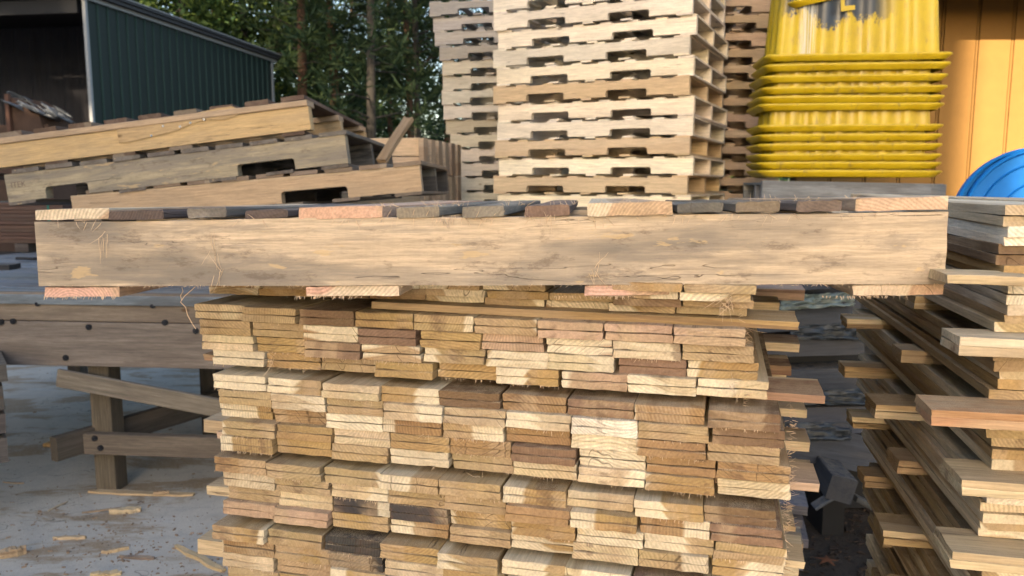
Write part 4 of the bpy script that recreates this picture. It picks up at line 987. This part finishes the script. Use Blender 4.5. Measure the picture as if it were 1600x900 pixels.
# teal tarp scrap on the roof
bpy.context.view_layer.update()
crumple('roof_tarp', [at(150, -4, 16.3), at(212, 13, 17.8), at(200, -2, 17.9), at(150, -30, 16.4)], plain('teal tarp', (.07, .16, .15), .6), 'teal tarp scrap lying on the shed roof edge', .2)
# junk pile in the shed mouth
b = MB(); M['junk'] = plain('dark brown crate wood', (.085, .05, .035), .85, nscale=3, var=.4)
jc = at(20, 180, 15.2)
jk = tag(empty('junk_crate', (jc.x, jc.y, 0), R(-12)), 'dark brown crate standing before the shed opening', 'crate')
b.box(-1.8, .75, 0, 1.2, 0, at(0, 195, 15.2).z); link('crate_side', b.mesh('crate_side'), M['junk'], jk)
b = MB(); zt1 = at(20, 152, 15.2).z; zt2 = at(0, 195, 15.2).z
b.add([(-.1, -.05, zt2 - .3), (.72, -.05, zt2 - .3), (.62, -.05, zt2 + .15), (.02, -.05, zt1), (-.1, .8, zt2 - .3), (.72, .8, zt2 - .3), (.62, .8, zt2 + .15), (.02, .8, zt1)], [(0, 1, 2, 3), (5, 4, 7, 6), (1, 5, 6, 2), (4, 0, 3, 7), (3, 2, 6, 7)]); link('crate_flap', b.mesh('crate_flap'), M['junk'], jk)
b = MB(); b.box(-.04, .04, -.12, -.055, zt2 - .4, zt1 + .05); b2 = link('crate_post', b.mesh('crate_post'), plain('red brown post', (.12, .06, .04)), jk)
crumple('junk_film', [at(14, 166, 15.0), at(112, 192, 15.0), at(108, 178, 15.6), at(18, 146, 15.6)], plain('crumpled silver film', (.12, .135, .16), .4, .2, var=.6), 'crumpled silvery film heaped on the dark crate by the shed', .30)

# ------------------------------------------------------------------ trees
def leaf_mat(name, c1, c2):
    g = G(name); geo = g.node('ShaderNodeNewGeometry'); oi = g.node('ShaderNodeObjectInfo'); r_ = geo.outputs['Random Per Island']
    c = g.mix(r_, c1, c2); k = g.math('MULTIPLY_ADD', g.math('SUBTRACT', oi.outputs['Random'], .5), .5, 1.0); cc = g.vm('SCALE', c); g.put(cc.node.inputs['Scale'], k)
    tr = g.node('ShaderNodeBsdfTranslucent'); g.put(tr.inputs[0], cc); mx = g.node('ShaderNodeMixShader'); mx.inputs[0].default_value = .3
    g.out(cc, .7); g.L.new(g.bsdf.outputs[0], mx.inputs[1]); g.L.new(tr.outputs[0], mx.inputs[2]); g.L.new(mx.outputs[0], g.N['Material Output'].inputs[0]); return g.m
M['pine'] = leaf_mat('pine needles', (.014, .038, .018), (.055, .080, .028))
M['leaf'] = leaf_mat('broad leaves', (.020, .055, .015), (.095, .135, .028))
M['trunk'] = plain('pine bark', (.10, .055, .035), .95, nscale=3, var=.5, bump=.02, streak=(3, 3, .6))
M['trunkd'] = plain('grey bark', (.045, .04, .034), .95, nscale=3, var=.4, bump=.02, streak=(3, 3, .6))
def crown(kind, seed, H, z0, rad, clumps):
    r = random.Random(seed); v = []; f = []; limbs = MB()
    for c in range(clumps):
        zz = z0 + (H - z0) * r.random() ** .85; rr = rad * (1 - .55 * (zz - z0) / (H - z0)) * r.uniform(.25, 1.0); a = r.uniform(0, 6.283)
        ctr = Vector((rr * math.cos(a), rr * math.sin(a), zz))
        if c % 5 == 0:
            zb_ = zz - rr * r.uniform(-.1, .35); limbs.tube([(0, 0, zb_), (ctr.x * .5, ctr.y * .5, (zb_ + zz) / 2 + .1), tuple(ctr)], [.035, .022, .008], 4)
        cs = r.uniform(.28, .62) if kind == 'pine' else r.uniform(.35, .8)
        nl = 34 if kind == 'pine' else 30
        for k in range(nl):
            d = Vector((r.gauss(0, 1), r.gauss(0, 1), r.gauss(0, .6))).normalized()
            if kind == 'pine':
                p = ctr + d * cs * r.uniform(.0, .75); e = p + (d + Vector((0, 0, .25))) * r.uniform(.16, .30); s = d.cross(Vector((r.gauss(0, 1), r.gauss(0, 1), r.gauss(0, 1)))).normalized() * r.uniform(.018, .04)
                n0 = len(v); v += [p - s, p + s, e + s * .35, e - s * .35]; f.append([n0, n0 + 1, n0 + 2, n0 + 3])
            else:
                p = ctr + d * cs * r.uniform(.3, 1.0); t = Vector((r.gauss(0, 1), r.gauss(0, 1), r.gauss(-.3, .6))).normalized(); s = t.cross(Vector((r.gauss(0, 1), r.gauss(0, 1), r.gauss(0, 1)))).normalized(); L_ = r.uniform(.07, .15)
                n0 = len(v); v += [p - t * L_, p + s * L_ * .6, p + t * L_, p - s * L_ * .6]; f.append([n0, n0 + 1, n0 + 2, n0 + 3])
    return mesh('crown', v, f), limbs.mesh('limbs')
def trunk_mesh(seed, H, r0):
    r = random.Random(seed); m = MB(); pts = []; x = y = 0
    for k in range(8): pts.append((x, y, H * k / 7)); x += r.gauss(0, .05); y += r.gauss(0, .05)
    m.tube(pts, [r0 * (1.15 if k == 0 else 1 - .09 * k) for k in range(8)], 9); me = m.mesh('trunk')
    for p in me.polygons: p.use_smooth = True
    return me
CR = {('pine', i): crown('pine', 10 + i, 13, [3.4, 1.8, 4.8][i], [2.5, 2.8, 2.3][i], 210) for i in range(3)}
CR.update({('leaf', i): crown('leaf', 30 + i, 11, [1.0, 2.2][i], [2.8, 3.1][i], 260) for i in range(2)})
TM = [trunk_mesh(i, 13, .17) for i in range(3)]
trees = [ # px of trunk, distance, kind, variant, trunk width factor, label
    (475, 26, 'pine', 0, 1.15, 'red barked pine just right of the green shed end'), (525, 29, 'pine', 2, 1.2, 'orange lit pine trunk second right of the shed'), (504, 34, 'pine', 0, .7, 'slim dark pine between the two reddish ones'),
    (582, 24, 'pine', 1, .95, 'grey trunked bushy pine in the middle of the gap'), (640, 30, 'pine', 2, .9, 'reddish slim pine left of the leaning stack'), (651, 27, 'pine', 0, .8, 'grey slim pine hugging the leaning stack edge'),
    (610, 38, 'pine', 1, .9, 'dark pine far behind the middle gap'), (440, 36, 'leaf', 0, .9, 'shaded broadleaf tree behind the shed end'), (290, 27, 'leaf', 1, 1.0, 'bright green maple like tree over the shed roof'),
    (395, 30, 'leaf', 0, 1.0, 'olive broadleaf tree above the low shed end'), (215, 31, 'leaf', 0, 1.0, 'broadleaf tree behind the high shed roof'), (550, 42, 'pine', 0, 1.0, 'far pine behind the grey trunked one'),
    (700, 34, 'pine', 1, 1.0, 'pine peeking over the leaning pallet stack'), (760, 40, 'pine', 0, 1.0, 'pine behind the gap beside the centre stack'), (490, 45, 'leaf', 1, 1.0, 'dark broadleaf tree deep in the wood'), (350, 40, 'leaf', 1, 1.1, 'tall dark broadleaf behind the shed middle'),
    (860, 38, 'pine', 2, 1.0, 'pine hidden behind the tall centre stack'), (1150, 40, 'leaf', 0, 1.0, 'broadleaf tree hidden behind the right pallet stack'), (620, 46, 'leaf', 0, 1.0, 'dark broadleaf tree far behind the slim pines')]
for i, (px, Y, kd, vr, k, lb) in enumerate(trees):
    x = at(px, 285, Y).x; t = empty('pine_tree' if kd == 'pine' else 'broadleaf_tree', (x, Y, 0), rnd.uniform(0, 6)); tag(t, lb, 'tree', 'trees behind the yard')
    o = link('trunk', TM[i % 3], None, t); 
    if not TM[i % 3].materials: TM[i % 3].materials.append(M['trunk'])
    if i in (2, 3, 5, 7, 8, 9): o.data = o.data.copy(); o.data.materials.clear(); o.data.materials.append(M['trunkd'])
    o.scale = (k, k, 1)
    cm_, lm_ = CR[(kd, vr)]
    if not cm_.materials: cm_.materials.append(M['pine' if kd == 'pine' else 'leaf'])
    if not lm_.materials: lm_.materials.append(M['trunkd'])
    link('crown', cm_, None, t); link('limbs', lm_, None, t)['kind'] = 'stuff'
# the wood beyond, one mass
r = random.Random(5); v = []; f = []
for k in range(60000):
    x = r.uniform(-34, 18); y = r.uniform(48, 60); z = r.random() ** 1.1 * 13
    if noise.noise(Vector((x * .35, z * .45, 0))) + noise.noise(Vector((x * 1.3, z * 1.3, 4))) * .6 < .10 + (z / 13) * .36: continue
    p = Vector((x, y, z)); t = Vector((r.gauss(0, 1), r.gauss(0, 1), r.gauss(0, 1))).normalized(); s = t.cross(Vector((r.gauss(0, 1), r.gauss(0, 1), 1))).normalized(); L_ = r.uniform(.18, .38)
    n0 = len(v); v += [p - t * L_, p + s * L_ * .7, p + t * L_, p - s * L_ * .7]; f.append([n0, n0 + 1, n0 + 2, n0 + 3])
fw = link('far_woods', mesh('far_woods', v, f), leaf_mat('far leaves', (.012, .032, .020), (.035, .055, .028))); tag(fw, 'dark mass of trees far behind the yard', 'woods', kind='stuff')

# ------------------------------------------------------------------ building added out of view behind the camera to shade the yard
l_ = Vector((math.cos(R(22)), -math.sin(R(22)), 0)); bdir = Vector((-math.sin(R(22)), -math.cos(R(22)), 0))
cb = l_ * .40 + bdir * 13
shade_bldg = tag(empty('added_shade_building', (cb.x, cb.y, 0), R(-22)), 'tall pale unseen building added behind the camera to shade the yard', 'building')
M['shade_bldg'] = plain('pale beige sheet metal', (.55, .50, .43), .6, nscale=2, var=.1)
b = MB(); b.box(-34, 0, -14, 0, 0, 9.5); link('wall', b.mesh('wall'), M['shade_bldg'], shade_bldg)
m = MB(); m.add([(-34.4, .4, 9.5), (.4, .4, 9.5), (.4, -14.4, 9.5), (-34.4, -14.4, 9.5), (-34.4, -7, 10.8), (.4, -7, 10.8)], [(0, 1, 5, 4), (3, 4, 5, 2), (0, 4, 3), (1, 2, 5), (0, 3, 2, 1)]); link('roof', m.mesh('roof'), M['dark'], shade_bldg)
for k in range(40):
    b = MB(); b.box(-33.6 + k * .85, -33.55 + k * .85, .0, .04, 0, 9.49); link('wall_rib', b.mesh('wall_rib'), M['shade_bldg'], shade_bldg)
r = random.Random(15); v = []; f = []  # leaf mass added out of view to shade the shed and far trees
for k in range(15000):
    q = r.uniform(-75, -7); sb = r.uniform(30, 40); z = r.random() * (27 + 3 * noise.noise(Vector((q * .2, 0, 0))))
    p = l_ * q + bdir * sb + Vector((0, 0, z)); t = Vector((r.gauss(0, 1), r.gauss(0, 1), r.gauss(0, 1))).normalized(); s_ = t.cross(Vector((r.gauss(0, 1), r.gauss(0, 1), 1))).normalized(); L_ = r.uniform(.4, .8)
    n0 = len(v); v += [p - t * L_, p + s_ * L_ * .7, p + t * L_, p - s_ * L_ * .7]; f.append([n0, n0 + 1, n0 + 2, n0 + 3])
fw = link('added_shade_leaves', mesh('added_shade_leaves', v, f), M['leaf']); tag(fw, 'unseen leaf mass added behind the camera to shade shed and trees', 'woods', kind='stuff')
print('objects', len(bpy.data.objects), 'boards', nb, nlb)
